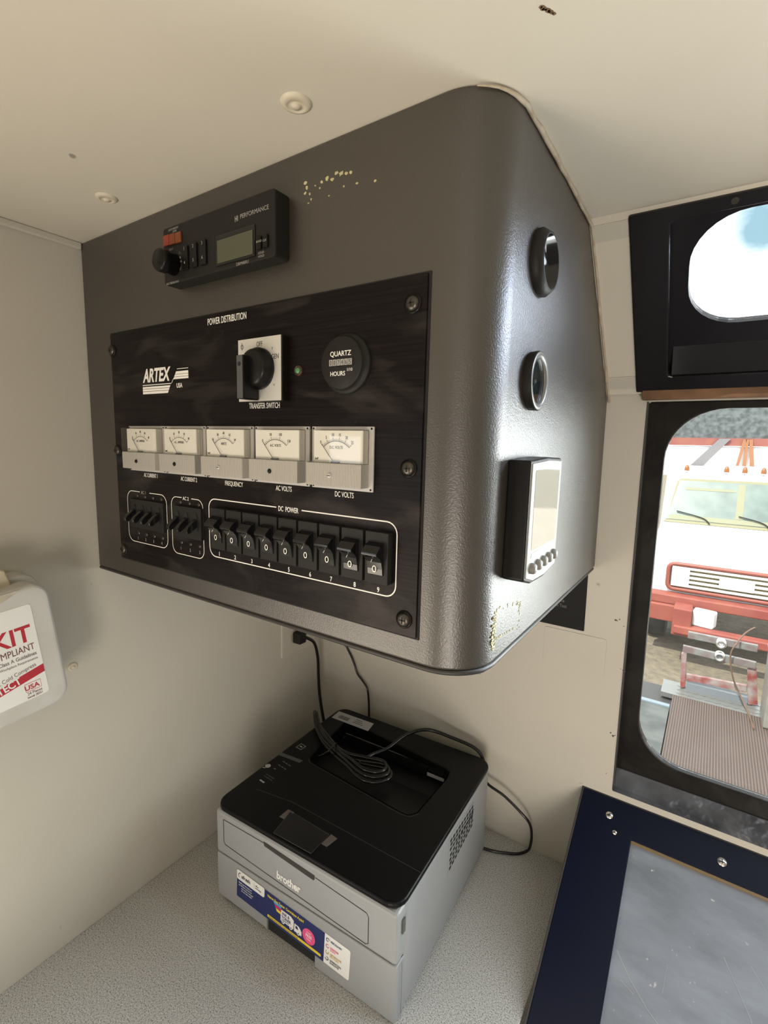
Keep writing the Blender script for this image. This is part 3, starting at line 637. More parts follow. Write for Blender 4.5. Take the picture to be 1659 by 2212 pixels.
# ------------------------------------------------------------------ printer
prz = 0.0473
pr = thing('laser_printer', 'grey laser printer with black lid and blue advertising sticker on the worktop', 'printer', (.124, -.4209, 0.0), local=True); pr.rotation_euler = (0, 0, prz)
PWd, PD, PH = .356, .360, .183
def hull(mb, x0, x1, y0, y1, z0, z1, r=.022, mi=0): mb.prism(rrect(x0, x1, y0, y1, r, 6), z0, z1, mi); return mb
mb = MB(); hull(mb, 0, PWd, .010, PD, .008, .172)
b_ = mb.build('body', pgrey, pr, bevel=.002)
# lower cassette with hand cut-out, upper front cover, separated by a dark gap
mb = MB(); P = [(0.001, .0)] 
mb = MB(frame((0, 0, 0), (1, 0, 0), (0, 0, 1), (0, -1, 0)))
mb.prism([(.002, .010), (.112, .008), (.1165, .003), (.1165, .030), (.2140, .030), (.2140, .001), (.354, .001), (.354, .0905), (.002, .0905)], -.030, 0.0)
cs = mb.build('paper_cassette', pgrey, pr, bevel=.006, seg=3)
mb = MB(frame((0, 0, 0), (1, 0, 0), (0, 0, 1), (0, -1, 0))); mb.prism([(.0015, .0925), (.3545, .0925), (.3545, .172), (.0015, .172)], -.025, 0.001); mb.build('front_cover', pgrey, pr, bevel=.006, seg=3)
mb = MB(); hull(mb, .003, PWd - .003, .004, PD - .01, .004, .094, .018); mb.build('seam_gap', pdark, pr)
mb = MB(); 
FR = frame((0, -.001, 0), (1, 0, 0), (0, 0, 1), (0, -1, 0))
mb = MB(FR); mb.stroke([(.0215, .1600), (.0215, .1190), (.0245, .1150), (.3050, .1000), (.3095, .1030), (.3095, .1440), (.3060, .1490), (.2160, .1555)], .0011, w1=.0004); mb.stroke([(.0215, .1600), (.1130, .1615)], .0011, w1=.0004); mb.build('tray_outline', pdark, pr)
mb = MB(FR); mb.prism([(.1130, .1640), (.1145, .1570), (.2130, .1495), (.2150, .1515), (.2150, .1580)], -.004, .0006); mb.build('finger_slot', mat('slot_shadow', (.035, .032, .030), .5), pr)
mb = MB(FR); mb.text('brother', .1400, .1150, .0185, w=.0006, sx=.82, bold=.03, rot=-.03); mb.build('maker_lettering', white_paper, pr)
# black lid
mb = MB(); hull(mb, -.0005, PWd + .0005, -.0015, PD, .1735, .183, .024)
lid = mb.build('lid', pblack, pr, bevel=.0035, seg=3)
# output recess: cut from lid + body
cut = MB(); pts_r = [(.060, .172), (.275, .148), (.294, .156), (.302, .268), (.292, .292), (.180, .302), (.045, .322), (.035, .300)]
cut.prism([(.058, .178), (.066, .170), (.272, .150), (.286, .151), (.296, .162), (.303, .270), (.299, .287), (.288, .292), (.050, .320), (.042, .312)], .150, .21)
cut = cut.build('cutter', pdark)
cut.location = pr.location; cut.rotation_euler = pr.rotation_euler
bpy.context.view_layer.update()
for tgt in (lid, b_):
    md = tgt.modifiers.new('recess', 'BOOLEAN'); md.object = cut; md.operation = 'DIFFERENCE'; md.solver = 'EXACT'
    if tgt is lid: tgt.modifiers.move(len(tgt.modifiers) - 1, 0)
bpy.context.view_layer.update(); dg = bpy.context.evaluated_depsgraph_get()
for tgt in (lid, b_):
    me = bpy.data.meshes.new_from_object(tgt.evaluated_get(dg)); tgt.modifiers.clear(); tgt.data = me
bpy.data.objects.remove(cut)
mb = MB(); mb.prism([(.0585, .1778), (.0664, .1705), (.272, .1505), (.2857, .1515), (.2955, .1622), (.3025, .270), (.2985, .2868), (.288, .2915), (.0505, .3195), (.0427, .3118)], .1505, .1822, cap=False); mb.build('recess_wall', pblack, pr)
mb = MB(); mb.prism_x([(.150, .183 - .002), (.240, .156), (.318, .152), (.318, .1505), (.148, .1505)], .047, .300); mb.build('output_tray', pblack, pr)
mb = MB(); mb.prism_x([(.2900, .1740), (.2935, .1740), (.2935, .1545), (.2900, .1545)], .060, .296)
for k in range(6): mb.box(.10 + k * .034, .118 + k * .034, .2870, .2895, .160, .171)
mb.build('exit_rollers', blkgloss, pr)
mb = MB(); mb.box(.255, .290, .2855, .2872, .158, .164); mb.build('tray_label', mat('dull_label', (.34, .34, .33), .5), pr)
mb = MB(); mb.stroke([(.036, .0585), (.110, .0690), (.354, .0640)], .0008, w1=.1833); mb.stroke([(.0585, .172), (.0660, .165), (.2760, .1445), (.2920, .1480), (.3005, .162)], .0007, w1=.1833); mb.build('lid_seam', mat('seam_grey', (.06, .058, .055), .5), pr)
# lid latch with two finger dips
mb = MB(); mb.prism([(.130, .003), (.2035, .0045), (.2045, .047), (.1215, .0500)], .183, .1838)
lt = mb.build('lid_latch', mat('latch_black', (.008, .008, .009), .3), pr, bevel=.0004)
mb = MB(); mb.stroke([(.130, .003), (.2035, .0045), (.2045, .047), (.1215, .0510), (.130, .003)], .0009, w1=.1841); mb.build('latch_edge', mat('latch_edge', (.07, .07, .07), .4), lt)
for P in ([(.1140, .0330), (.1285, .0330), (.1285, .0530), (.1150, .0530)], [(.2045, .0270), (.2150, .0270), (.2190, .0480), (.2060, .0500)]):
    mb = MB(); mb.prism(P, .1828, .1836); mb.build('finger_dip', mat('dip_brown', (.12, .10, .085), .35), lt, bevel=.0003)
# control area
mb = MB(); z = .1833
def tq(P, mi): mb.face([(p[0], p[1], z) for p in P], mi)
tq([(.001, .149), (.052, .153), (.053, .162), (.002, .158)], 1)
mb.stroke([(.0145, .1865), (.0155, .2005), (.0285, .1985), (.0275, .1850)], .0015, w1=z, closed=True, mi=0); mb.stroke([(.0185, .1935), (.0245, .1925)], .003, w1=z)
mb.cyl((.0085, .1145), .0052, .183, .1834, 20, mi=0); mb.stroke([(.0035, .1060), (.0090, .1075)], .002, w1=z)
for k in range(7): mb.stroke([(.022 + .008 * (k % 3), .140 - .009 * (k // 3) - .001 * k), (.028 + .008 * (k % 3), .139 - .009 * (k // 3) - .001 * k)], .0018, w1=z, mi=2)
for k in range(2): mb.stroke([(.022, .0965 - .0055 * k), (.044, .0945 - .0055 * k)], .0014, w1=z, mi=1)
mb.stroke([(.024, .0790), (.036, .0775)], .003, w1=z, mi=0)
mb.build('control_panel', [mat('icon_grey', (.42, .42, .41), .5), mat('lcd_dark', (.07, .075, .065), .3), mat('icon_dim', (.16, .16, .16), .5)], pr)
mb = MB(); mb.prism([(.008, .3100), (.1030, .3110), (.0985, .3410), (.0065, .3390)], .183, .1834); mb.build('label_sticker', mat('silver_label', (.42, .42, .43), .5), pr)
mb = MB(); 
for k in range(16): mb.box(.020 + k * .0016, .0208 + k * .0016, .3170, .3290, .1834, .1836)
for k in range(3): mb.box(.058, .075 + .004 * k, .332 - k * .006, .3335 - k * .006, .1834, .1836)
mb.build('label_print', dark_ink, pr)
# side vents
SR = frame((PWd, 0, 0), (0, 1, 0), (0, 0, 1), (1, 0, 0))
mb = MB(SR); mb.prism([(.160, .098), (.268, .118), (.268, .158), (.160, .168)], -.001, .0008, 0)
for i in range(8):
    for j in range(9):
        y = .164 + j * .0115; zz = .106 + i * .0078 + (j * .0011 if i < 4 else -.0006 * j + .003)
        if zz < .158: mb.box(y + .002 * (i % 2), y + .0075 + .002 * (i % 2), zz, zz + .0042, .0006, .0013, 1)
mb.build('side_vent', [pgrey, pdark], pr)
mb = MB(SR); mb.box(.0105, .0175, .1350, .1560, -.001, .0008); mb.build('side_catch', mat('catch_dark', (.09, .095, .09), .4), pr)
mb = MB(SR); mb.stroke([(.012, .0), (.012, .0900)], .0008, w1=.0004); mb.stroke([(.012, .0910), (.30, .0910)], .0000001, w1=.0004); mb.build('side_seam', pdark, pr)
# advertising sticker (slightly crooked)
ang = -.052
MS = frame((.0490, -.0003, .0305), (math.cos(ang), 0, math.sin(ang)), (-math.sin(ang), 0, math.cos(ang)), (0, -1, 0))
stk = MB(MS); navy_ink = mat('navy_print', (.012, .022, .115), .4)
stk.prism(rrect(0, .2290, .0020, .0530, .003, 3), 0, .0004, 0); stk = stk.build('sticker', white_paper, pr)
mb = MB(MS); mb.prism([(0.0002, .0035), (.0010, .0022), (.1830, .0022), (.1830, .0528), (.0002, .0528)], .0004, .0006, 0)
mb.prism(rrect(-.0002, .0620, .0360, .0535, .003, 4), .0006, .0008, 1)
mb.prism(rrect(.0700, .1780, .0070, .0115, .001, 2), .0006, .0008, 2)
for k, m_ in enumerate((3, 4, 2)): y0 = .0400 - .0055 * k; x0 = .0830 + .003 * k; mb.face([(x0, y0, .0008), (.0985, y0 - .001, .0008), (.0985, y0 + .004, .0008), (x0 - .002, y0 + .005, .0008)], m_)
mb.prism([(.0975, .0185), (.1240, .0185), (.1240, .0340), (.1180, .0380), (.0975, .0380)], .0006, .0008, 1)
mb.prism([(.1255, .0175), (.1400, .0170), (.1400, .0240), (.1350, .0300), (.1255, .0310)], .0006, .0008, 1); mb.prism([(.1280, .0240), (.1335, .0240), (.1320, .0285), (.1280, .0285)], .0008, .0010, 0)
for cx in (.1030, .1190, .1340): mb.cyl((cx, .0180), .0029, .0008, .0010, 16, mi=1); mb.cyl((cx, .0180), .0012, .0010, .0011, 10, mi=0)
mb.cyl((.1540, .0260), .0122, .0006, .0009, 28, mi=5, ky=1.05)
mb.text('Never Buy Toner Cartridges Again!', .0690, .0435, .0066, w=.0009, sx=.78, bold=.02, mi=2)
mb.text('afresh', .0105, .0420, .0098, w=.0010, sx=.85, bold=.02, mi=6); mb.stroke([(.0060, .0410), (.0035, .0450), (.0060, .0490), (.0090, .0500)], .0014, w1=.0010, mi=6)
mb.stroke([(.0395, .0395), (.0395, .0500)], .0004, w1=.0010, mi=6); mb.text('office', .0420, .0455, .0040, w=.0010, sx=.8, mi=6); mb.text('technology', .0420, .0415, .0040, w=.0010, sx=.75, mi=6)
mb.text('INK &', .1005, .0310, .0068, w=.0010, sx=.85, bold=.02, mi=0); mb.text('TONER', .0995, .0240, .0072, w=.0010, sx=.80, bold=.02, mi=0); mb.text('SUBSCRIPTION', .0995, .0205, .0028, w=.0010, sx=.8, mi=0)
mb.text('START', .1540, .0310, .0038, w=.0010, sx=.8, align='CENTER', mi=1); mb.text('FREE', .1540, .0245, .0068, w=.0010, sx=.85, bold=.02, align='CENTER', mi=1); mb.text('TRIAL', .1540, .0195, .0042, w=.0010, sx=.85, align='CENTER', mi=1)
for k in range(4): mb.text(['Simply scan the code and', 'we will show you how to', 'save money on all your', 'ink and toner orders'][k], .0045 + .006 * (k > 1), .0300 - .0045 * k, .0040, w=.0007, sx=.72, mi=1)
mb.text('call today and we will help you get started with a free trial', .0730, .0080, .0030, w=.0009, sx=.85, mi=0)
for k, (m_, a, b) in enumerate([(0, 'FREE DELIVERY', ''), (5, 'SUBSCRIBE', '& SAVE'), (7, 'REWARDS FOR', 'RECYCLING'), (6, 'SATISFACTION', 'GUARANTEE')]):
    y = .0440 - .0107 * k; R1 = [(.1890 + .0027 * math.cos(t), y + .001 + .0027 * math.sin(t)) for t in [1.9 * math.pi * i / 14 + k for i in range(13)]]; mb.stroke(R1, .0010, w1=.0010, mi=m_)
    mb.text(a, .1945, y, .0042, w=.0010, sx=.72, bold=.01, mi=m_)
    if b: mb.text(b, .1945, y - .0036, .0040, w=.0010, sx=.72, mi=m_)
mb.build('sticker_print', [navy_ink, white_paper, mat('yellow_print', (.80, .62, .04), .4), mat('cyan_print', (.05, .35, .62), .4), mat('magenta_print', (.55, .02, .14), .4), mat('pink_print', (.80, .09, .25), .4), dark_ink, mat('ochre_print', (.60, .38, .08), .4)], stk)

# ------------------------------------------------------------------ cords, outlet
ol = thing('wall_outlet', 'pale wall outlet plate on the left wall under the console', 'outlet', (0, -.10, .343))
mb = MB(WALLA); mb.prism(rrect(-.1500, -.0400, .3020, .3850, .003, 3), 0, .005); mb.build('cover_plate', mat('outlet_cream', (.55, .52, .45), .4), ol, bevel=.0015)
mb = MB(WALLA); mb.cyl((-.108, .3430), .0175, .005, .0075, 30); mb.build('socket', mat('socket_cream', (.42, .39, .33), .4), ol, bevel=.0006)
pc = thing('power_lead', 'black power cord plugged in at the wall outlet and bundled on the printer lid', 'cord', (.02, -.10, .34))
mb = MB(WALLA); mb.prism(rrect(-.1200, -.0970, .3300, .3560, .004, 3), .0075, .030); mb.build('plug', blk2, pc, bevel=.003)
c_, s_ = math.cos(prz), math.sin(prz)
def PL(u, v, z): return (.124 + u * c_ - v * s_, -.4209 + u * s_ + v * c_, z)
mb = MB()
mb.tube(smoothpath([(.026, -.108, .345), (.034, -.098, .341), (.040, -.082, .325), (.038, -.068, .285), (.035, -.062, .24), (.038, -.061, .19), (.048, -.058, .13), (.052, -.045, .07), (.065, -.035, .02), (.09, -.035, .006), (.20, -.03, .006)]), .0036, 10)
mb.build('hanging_cord', cord_m, pc)
mb = MB()
for k in range(3):
    A = []; o1 = k * .0062; zz = .189 + .004 * k
    base = [(-.020, .288), (.006, .262), (.055, .228), (.095, .207), (.125, .200), (.165, .210), (.200, .222), (.217, .214), (.219, .198), (.208, .180), (.188, .172), (.165, .176), (.140, .186), (.100, .200), (.055, .220), (.015, .250), (-.012, .275)]
    cxm, cym = .11, .21
    for (u, v) in base:
        du = (u - cxm); dv = (v - cym); f = 1 - .06 * k
        A.append(PL(cxm + du * f + random.uniform(-.0015, .0015), cym + dv * (1 - .13 * k) + .003 * k, zz + .010 * (u < 0.0) + random.uniform(0, .002)))
    A.append(A[0]); mb.tube(smoothpath(A, 6)[:-1], .0033, 9, closed=True)
mb.build('cord_bundle', cord_m, pc)
mb = MB(); mb.tube([PL(.0900 + .008 * math.cos(t) * .4 - .002, .2075 + .014 * math.sin(t), .195 + .0095 * math.cos(t)) for t in [2 * math.pi * k / 16 for k in range(16)]], .0016, 6, closed=True)
mb.tube(smoothpath([PL(.088, .197, .198), PL(.080, .187, .192), PL(.072, .184, .187)]), .001, 6); mb.build('cord_tie', blkgloss, pc)
mb = MB(); mb.tube(smoothpath([PL(.150, .205, .192), PL(.160, .238, .192), PL(.176, .270, .194), PL(.192, .318, .203), PL(.222, .352, .206), PL(.270, .366, .198), PL(.318, .370, .190), PL(.338, .367, .170), PL(.342, .366, .12)]), .0034, 9)
mb.build('cord_tail', cord_m, pc)
uc = thing('data_cable', 'thin black cable looping on the worktop right of the printer', 'cable', (.53, -.03, 0.0))
mb = MB(); mb.tube(smoothpath([(.440, -.028, .128), (.4564, -.030, .1195), (.4873, -.030, .1106), (.5206, -.030, .0918), (.5380, -.027, .0740), (.5420, -.022, .045), (.5390, -.020, .018), (.5318, -.016, .004), (.5200, -.030, .003), (.5000, -.042, .003), (.4742, -.053, .003), (.440, -.060, .003)]), .0026, 9); mb.build('cable', cord_m, uc)
tcb = thing('thin_cable', 'thin black cable hanging from under the console behind the printer', 'cable', (.09, -.02, .3))
mb = MB(); mb.tube(smoothpath([(.072, -.045, .60), (.070, -.040, .45), (.078, -.026, .33), (.087, -.020, .3043), (.099, -.020, .288), (.110, -.020, .268), (.118, -.020, .250), (.134, -.020, .236), (.147, -.020, .222), (.152, -.020, .195), (.154, -.020, .158), (.156, -.020, .10), (.16, -.02, .004)]), .0024, 8); mb.build('cable', cord_m, tcb)

# ------------------------------------------------------------------ wall and ceiling small things
def cap(M, c, r, label, group):
    t = thing('screw_cap', label, 'screw cap', tuple(M @ Vector((c[0], c[1], 0))), group)
    mb = MB(M); mb.lathe(c, [(r, 0), (r * .96, .0012), (r * .6, .0030), (r * .58, .0026), (r * .30, .0026), (r * .26, .0038), (0, .0040)], 28); mb.build('cap', cream, t)
CE = frame((0, 0, H), (1, 0, 0), (0, -1, 0), (0, 0, -1))
cap(CE, (.4623, .5757), .0125, 'cream screw cap on the ceiling in front of the console, the one nearer the middle', 'screw caps on the lining')
cap(CE, (.1700, .5749), .0115, 'cream screw cap on the ceiling close to the left wall', 'screw caps on the lining')
cap(WALLA, (-.5713, .4439), .0068, 'pale screw cap on the left wall beside the first aid kit', 'screw caps on the lining')
mb = MB(WALLB); mb.prism(rrect(.440, .6050, .4740, .5900, .001, 2), 0, .0012); sg = mb.build('notice_plate', mat('black_notice', (.006, .006, .0065), .5, spec=.2))
tag(sg, 'black notice plate with small pale lettering half hidden behind the console', 'notice')
mb = MB(WALLB)
for b_t, u, v in [('Enable', .5520, .5190), ('Change Fan Test', .5280, .5095), ('ce', .5240, .4970), ('Alarm', .5520, .5600)]: mb.text(b_t, u, v, .0085, w=.0013, sx=.8, mi=0)
tx = mb.build('lettering', mat('dim_lettering', (.16, .155, .15), .5), sg, off=(0, 0, 0))
mb = MB(WALLB); mb.prism(rrect(.5385, .6420, .3985, .4680, .004, 4), 0, .0009); bp_ = mb.build('blank_plate', wall_m, bevel=.0004); tag(bp_, 'blank painted plate with rounded corners on the front wall beside the window', 'cover plate')
# small paint chips on the lining next to the lower windscreen
mb = MB(WALLB)
for k in range(22):
    u, v = random.choice([(.652, .165), (.660, .160), (.664, .50), (.655, .505), (.668, .42), (.664, .30), (.663, .22), (.635, .175)]); blob(mb, u + random.uniform(-.005, .005), v + random.uniform(-.003, .003), random.uniform(.0007, .0022), .0003)
ch = mb.build('paint_chips', dark_ink); tag(ch, 'dark chipped paint spots at the edge of the lower window', 'paint chips', kind='stuff')

mb = MB(frame((0, 0, H), (1, 0, 0), (0, -1, 0), (0, 0, -1)))
for k in range(9): blob(mb, .6500 + .0007 * k, .5590 - .0011 * k, random.uniform(.0010, .0020), .0004)
mb.build('brown_chip', mat('brown_chip', (.16, .10, .05), .8), bpy.data.objects['ceiling'], off=(0, 0, 0))
# first aid kit
kr = math.radians(6.5)
KM = frame((0, -.6020, .4320), (0, math.cos(kr), math.sin(kr)), (0, -math.sin(kr), math.cos(kr)), (1, 0, 0))
kit = thing('first_aid_kit', 'white plastic first aid kit with red lettering mounted on the left wall', 'first aid kit', (0.0, -.70, .432))
kitm = mat('white_case_plastic', (.60, .60, .575), .42, bump=.08, bscale=400, c2=(.52, .50, .45), mscale=12)
mb = MB(KM); mb.prism(rrect(-.250, 0, 0, .176, .020, 8), .002, .034); mb.build('case_back', kitm, kit, bevel=.003)
mb = MB(KM); mb.prism(rrect(-.248, -.002, .002, .170, .020, 8), .035, .070); cf = mb.build('case_front', kitm, kit, bevel=.006, seg=4)
mb = MB(KM); mb.prism([(-.110, .160), (-.030, .160), (-.036, .190), (-.045, .194), (-.110, .194)], .028, .045); mb.prism([(-.072, .168), (-.060, .168), (-.060, .197), (-.072, .197)], .026, .048); mb.build('latch', mat('aged_cream_plastic', (.58, .51, .37), .5), kit, bevel=.002)
mb = MB(KM); mb.prism([(-.246, .150), (-.080, .150), (-.050, .160), (-.030, .168), (-.246, .168)], .0698, .0703); mb.build('dust_stain', mat('dust_tan', (.44, .38, .29), .7, c2=(.56, .53, .46), mscale=40), kit)
mb = MB(KM); mb.prism(rrect(-.225, -.0255, .0243, .1475, .004, 4), .0700, .0705); lb = mb.build('label', white_paper, kit)
mb = MB(KM); wk = .0707
mb.text('KIT', -.0310, .1010, .0300, w=wk, align='RIGHT', sx=.92, bold=.02, mi=0)
mb.text('COMPLIANT', -.0305, .0880, .0125, w=wk, align='RIGHT', sx=.72, mi=1)
mb.text('Class A Guidelines', -.0300, .0800, .0068, w=wk, align='RIGHT', sx=.80, bold=.01, mi=2)
mb.text('General Workplace Requirements', -.0300, .0740, .0046, w=wk, align='RIGHT', sx=.85, mi=2)
br = math.radians(11)
mb.text('Instant Cold Compress', -.0330, .0655, .0075, w=wk, align='RIGHT', sx=.80, rot=br, mi=2)
def bandp(t, v): return (-.0257 + t * math.cos(br), v + t * math.sin(br), wk)
mb.face([bandp(-.19, .0538), bandp(0, .0538), bandp(0, .0645), bandp(-.19, .0645)], 0)
mb.text('PROTECT', -.0520, .0505, .0135, w=wk + .0003, align='RIGHT', sx=.80, bold=.025, rot=br, mi=3)
mb.text('USA', -.0345, .0375, .0090, w=wk, align='RIGHT', sx=1.0, bold=.02, mi=0)
mb.stroke([(-.0500, .0355), (-.0325, .0355), (-.0325, .0460), (-.0500, .0460)], .0006, w1=wk, closed=True, mi=0)
mb.text('24 Pieces', -.0325, .0305, .0055, w=wk, align='RIGHT', sx=.80, mi=1); mb.text('Item# 28351', -.0325, .0262, .0042, w=wk, align='RIGHT', sx=.80, mi=1)
mb.build('label_print', [red_ink, mat('maroon_print', (.16, .05, .05), .5), mat('brown_grey_print', (.20, .15, .14), .5), white_paper], lb)

# ------------------------------------------------------------------ navy framed panel leaning below the window
BA = Vector((.625, -.0115, .1804)); BB = Vector((.625, -.2996, .0024)); bv = (BA - BB).normalized()
BM = frame(BA, (1, 0, 0), bv, Vector((1, 0, 0)).cross(bv))      # u=x offset, v up the slope (negative going down)
bd = thing('framed_panel', 'tilted navy framed panel with clouded grey sheet below the lower window', 'panel', tuple(BM @ Vector((.4, -.3, 0))))
U1 = 1.0; V1 = -.95
mb = MB(BM)
mb = wall_ring(BM, (0, U1, V1, 0), rrect(.085, U1 - .08, V1 + .08, -.0545, .0015, 2), -.012, 0)
mb.build('frame', navy_m, bd, bevel=.0012)
mb = MB(BM); mb.box(-.0035, U1 + .003, -.006, .010, -.022, -.0005); mb.box(-.0035, .0, V1, .0, -.022, -.0005); mb.build('rubber_edge', navy_edge, bd, bevel=.001)
mb = MB(BM); mb.box(.080, U1 - .075, V1 + .07, -.050, -.010, -.005); mb.build('clouded_sheet', cloud_m, bd)
mb = MB(BM); mb.box(.0851, U1 - .0801, -.0580, -.0546, -.012, -.0012); mb.build('glue_line', mat('amber_glue', (.22, .15, .07), .5), bd)
mb = MB(BM)
def scr(P, wd): mb.stroke(P, wd, w1=-.0046)
scr([(.0900, -.205), (.110, -.228), (.135, -.250), (.165, -.268)], .0009); scr([(.100, -.235), (.118, -.243)], .0008); scr([(.215, -.150), (.245, -.200), (.262, -.240)], .0007); scr([(.245, -.145), (.262, -.165)], .0004); scr([(.152, -.19), (.150, -.225)], .0004)
mb.build('scratch', mat('scratch_white', (.40, .41, .43), .6), bd)
for (u, v, r) in [(.0475, -.030, .0058), (.0600, -.0535, .0036), (.2071, -.0315, .0062), (.45, -.0315, .0062)]:
    mb = MB(BM); mb.lathe((u, v), [(r, 0), (r * .9, .0010), (0, .0013)], 22); mb.box(u - r * .5, u + r * .5, v - r * .09, v + r * .09, .0011, .0016, 1); mb.box(u - r * .09, u + r * .09, v - r * .5, v + r * .5, .0011, .0016, 1); mb.build('screw', [steel, pdark], bd)

# ------------------------------------------------------------------ outside
def gravel():
    m, nt, b = base_mat('gravel'); t = N(nt, 'ShaderNodeTexCoord')
    n = N(nt, 'ShaderNodeTexNoise'); n.inputs['Scale'].default_value = 9; n.inputs['Detail'].default_value = 9; n.inputs['Roughness'].default_value = .7; nt.links.new(t.outputs['Object'], n.inputs['Vector'])
    r = N(nt, 'ShaderNodeValToRGB'); e = r.color_ramp.elements; e[0].position = .33; e[0].color = (.085, .07, .052, 1); e[1].position = .66; e[1].color = (.18, .15, .10, 1)
    nt.links.new(n.outputs['Fac'], r.inputs['Fac']); nt.links.new(r.outputs[0], b.inputs['Base Color']); b.inputs['Roughness'].default_value = .9
    bp = N(nt, 'ShaderNodeBump'); bp.inputs['Distance'].default_value = .03; nt.links.new(n.outputs['Fac'], bp.inputs['Height']); nt.links.new(bp.outputs[0], b.inputs['Normal']); return m
G = -1.9
mb = MB(); mb.box(-30, 30, -20, 60, G - .1, G); gd = mb.build('ground', gravel()); gd['kind'] = 'structure'
matm, mnt, mbb = base_mat('ribbed_rubber_mat'); ribs(matm, mnt, mbb, (.028, .020, .016), (.095, .066, .053), 24, 1); mbb.inputs['Roughness'].default_value = .7
dk = thing('truck_deck', 'outside deck with worn brown ribbed rubber mat and tread plate edge below the window', 'truck deck', (1.1, 1.4, -.9))
mb = MB(); mb.box(.672, 2.2, .12, 2.80, -.86, -.85); mb.build('ribbed_mat', matm, dk)
mb = MB(); mb.box(.60, 2.2, 2.80, 3.02, -.88, -.849)
for i in range(60):
    for j in range(3):
        M_ = Matrix.Translation((.70 + i * .025, 2.84 + j * .06, -.8485)) @ Matrix.Rotation(.6 if (i + j) % 2 else -.6, 4, 'Z'); s = mb.M; mb.M = M_; mb.box(-.012, .012, -.004, .004, 0, .002); mb.M = s
mb.build('tread_plate', mat('tread_steel', (0.192, 0.2, 0.192), .35, metal=.5), dk)
mb = MB(); mb.box(.20, .665, .12, 2.60, -.90, -.86); mb.build('side_plate', mat('oxidised_plate', (0.04, 0.046, 0.044), .6, c2=(0.08, 0.088, 0.084), mscale=9), dk)
mb = MB(); mb.box(.20, .665, 2.60, 2.64, -.90, -.85); mb.build('plate_edge', mat('pale_blue_edge', (0.14, 0.18, 0.208), .4), dk)
mb = MB(); mb.box(.20, 2.2, .12, 3.02, -1.05, -.902); mb.build('deck_frame', mat('deck_steel', (0.04, 0.04, 0.04), .6), dk)
# folded step on the deck edge
redp = mat('faded_red_paint', (0.168, 0.028, 0.024), .5, c2=(0.22, 0.2, 0.192), mscale=14); redo = mat('chalky_red_paint', (0.22, 0.056, 0.036), .6, c2=(0.18, 0.036, 0.028), mscale=5); alu = mat('dull_aluminium', (0.2, 0.212, 0.208), .4, metal=.3, c2=(0.168, 0.12, 0.12), mscale=18)
fs = thing('folding_step', 'folded metal step frame with chipped red posts at the end of the deck', 'step', (.9, 2.95, -.85))
for P in (((.707, -.849), (.735, -.835), (.722, -.60), (.690, -.60)), ((1.085, -.845), (1.135, -.830), (1.105, -.585), (1.058, -.60))):
    mb = MB(frame((0, 2.95, 0), (1, 0, 0), (0, 0, 1), (0, -1, 0))); mb.prism(list(P), -.02, .02); mb.build('post', redp, fs, bevel=.003)
for (u0, z0, u1, z1, y, m_) in [(.716, -.47, 1.10, -.47, 2.97, alu), (.696, -.56, 1.10, -.57, 2.93, alu), (.722, -.765, 1.07, -.745, 2.95, redp)]:
    mb = MB(frame((0, y, 0), (1, 0, 0), (0, 0, 1), (0, -1, 0))); mb.prism([(u0, z0 - .024), (u1, z1 - .024), (u1, z1 + .024), (u0, z0 + .024)], -.012, .012); mb.build('rail', m_, fs, bevel=.004)
for z_ in (-.47, -.56):
    mb = MB(frame((0, 2.93, 0), (1, 0, 0), (0, 0, 1), (0, -1, 0))); mb.lathe((.905, z_), [(.030, -.02), (.032, .015), (.024, .030), (.018, .030), (.018, .010), (0, .010)], 24); mb.build('hinge_ring', steel, fs)
mb = MB(); mb.box(.74, 1.08, 2.93, 2.99, -.849, -.80); mb.build('step_board', mat('blue_grey_board', (0.12, 0.136, 0.152), .6), fs)
bx = thing('electrical_box', 'pale grey metal box on the deck to the right of the step', 'box', (1.25, 2.75, -.85))
mb = MB(); mb.box(1.145, 1.55, 2.65, 2.90, -.8455, -.42); mb.build('box_body', mat('pale_box_paint', (0.18, 0.176, 0.152), .5, mott=.2, mscale=10), bx, bevel=.008)
mb = MB(); mb.box(1.140, 1.56, 2.64, 2.91, -.42, -.405); mb.build('box_lid', mat('box_lid_paint', (0.2, 0.212, 0.216), .5), bx, bevel=.003)
mb = MB(); mb.lathe((0, 0), [(0, 0), (0.03, 0), (.03, .01), (0, .012)], 20); mb.M = I4
bm2 = mb.bm; bmesh.ops.transform(bm2, matrix=frame((1.21, 2.65, -.60), (1, 0, 0), (0, 0, 1), (0, -1, 0)), verts=bm2.verts); mb.build('knockout', mat('knockout_grey', (0.12, 0.12, 0.108), .5), bx)
hs = thing('loose_hose', 'thin brown cord draped over the folding step', 'hose', (.98, 2.9, -.85))
mb = MB(); mb.tube(smoothpath([(1.08, 3.06, -.36), (1.03, 3.02, -.40), (.985, 2.90, -.44), (.96, 2.88, -.52), (.985, 2.88, -.66), (1.03, 2.88, -.76), (1.08, 2.80, -.836), (1.10, 2.6, -.840)]), .005, 7); mb.build('cord', mat('brown_cord', (0.1, 0.056, 0.032), .6), hs)

# white truck facing the windscreen
wp = mat('white_truck_paint', (.80, .80, .78), .35, coat=.4)
tr = thing('white_truck', 'white truck with red bumper parked facing the lower window', 'truck', (1.13, 8.0, G))
XC = 1.115
mb = MB(frame((XC, 0, 0), (0, 1, 0), (0, 0, 1), (1, 0, 0)))
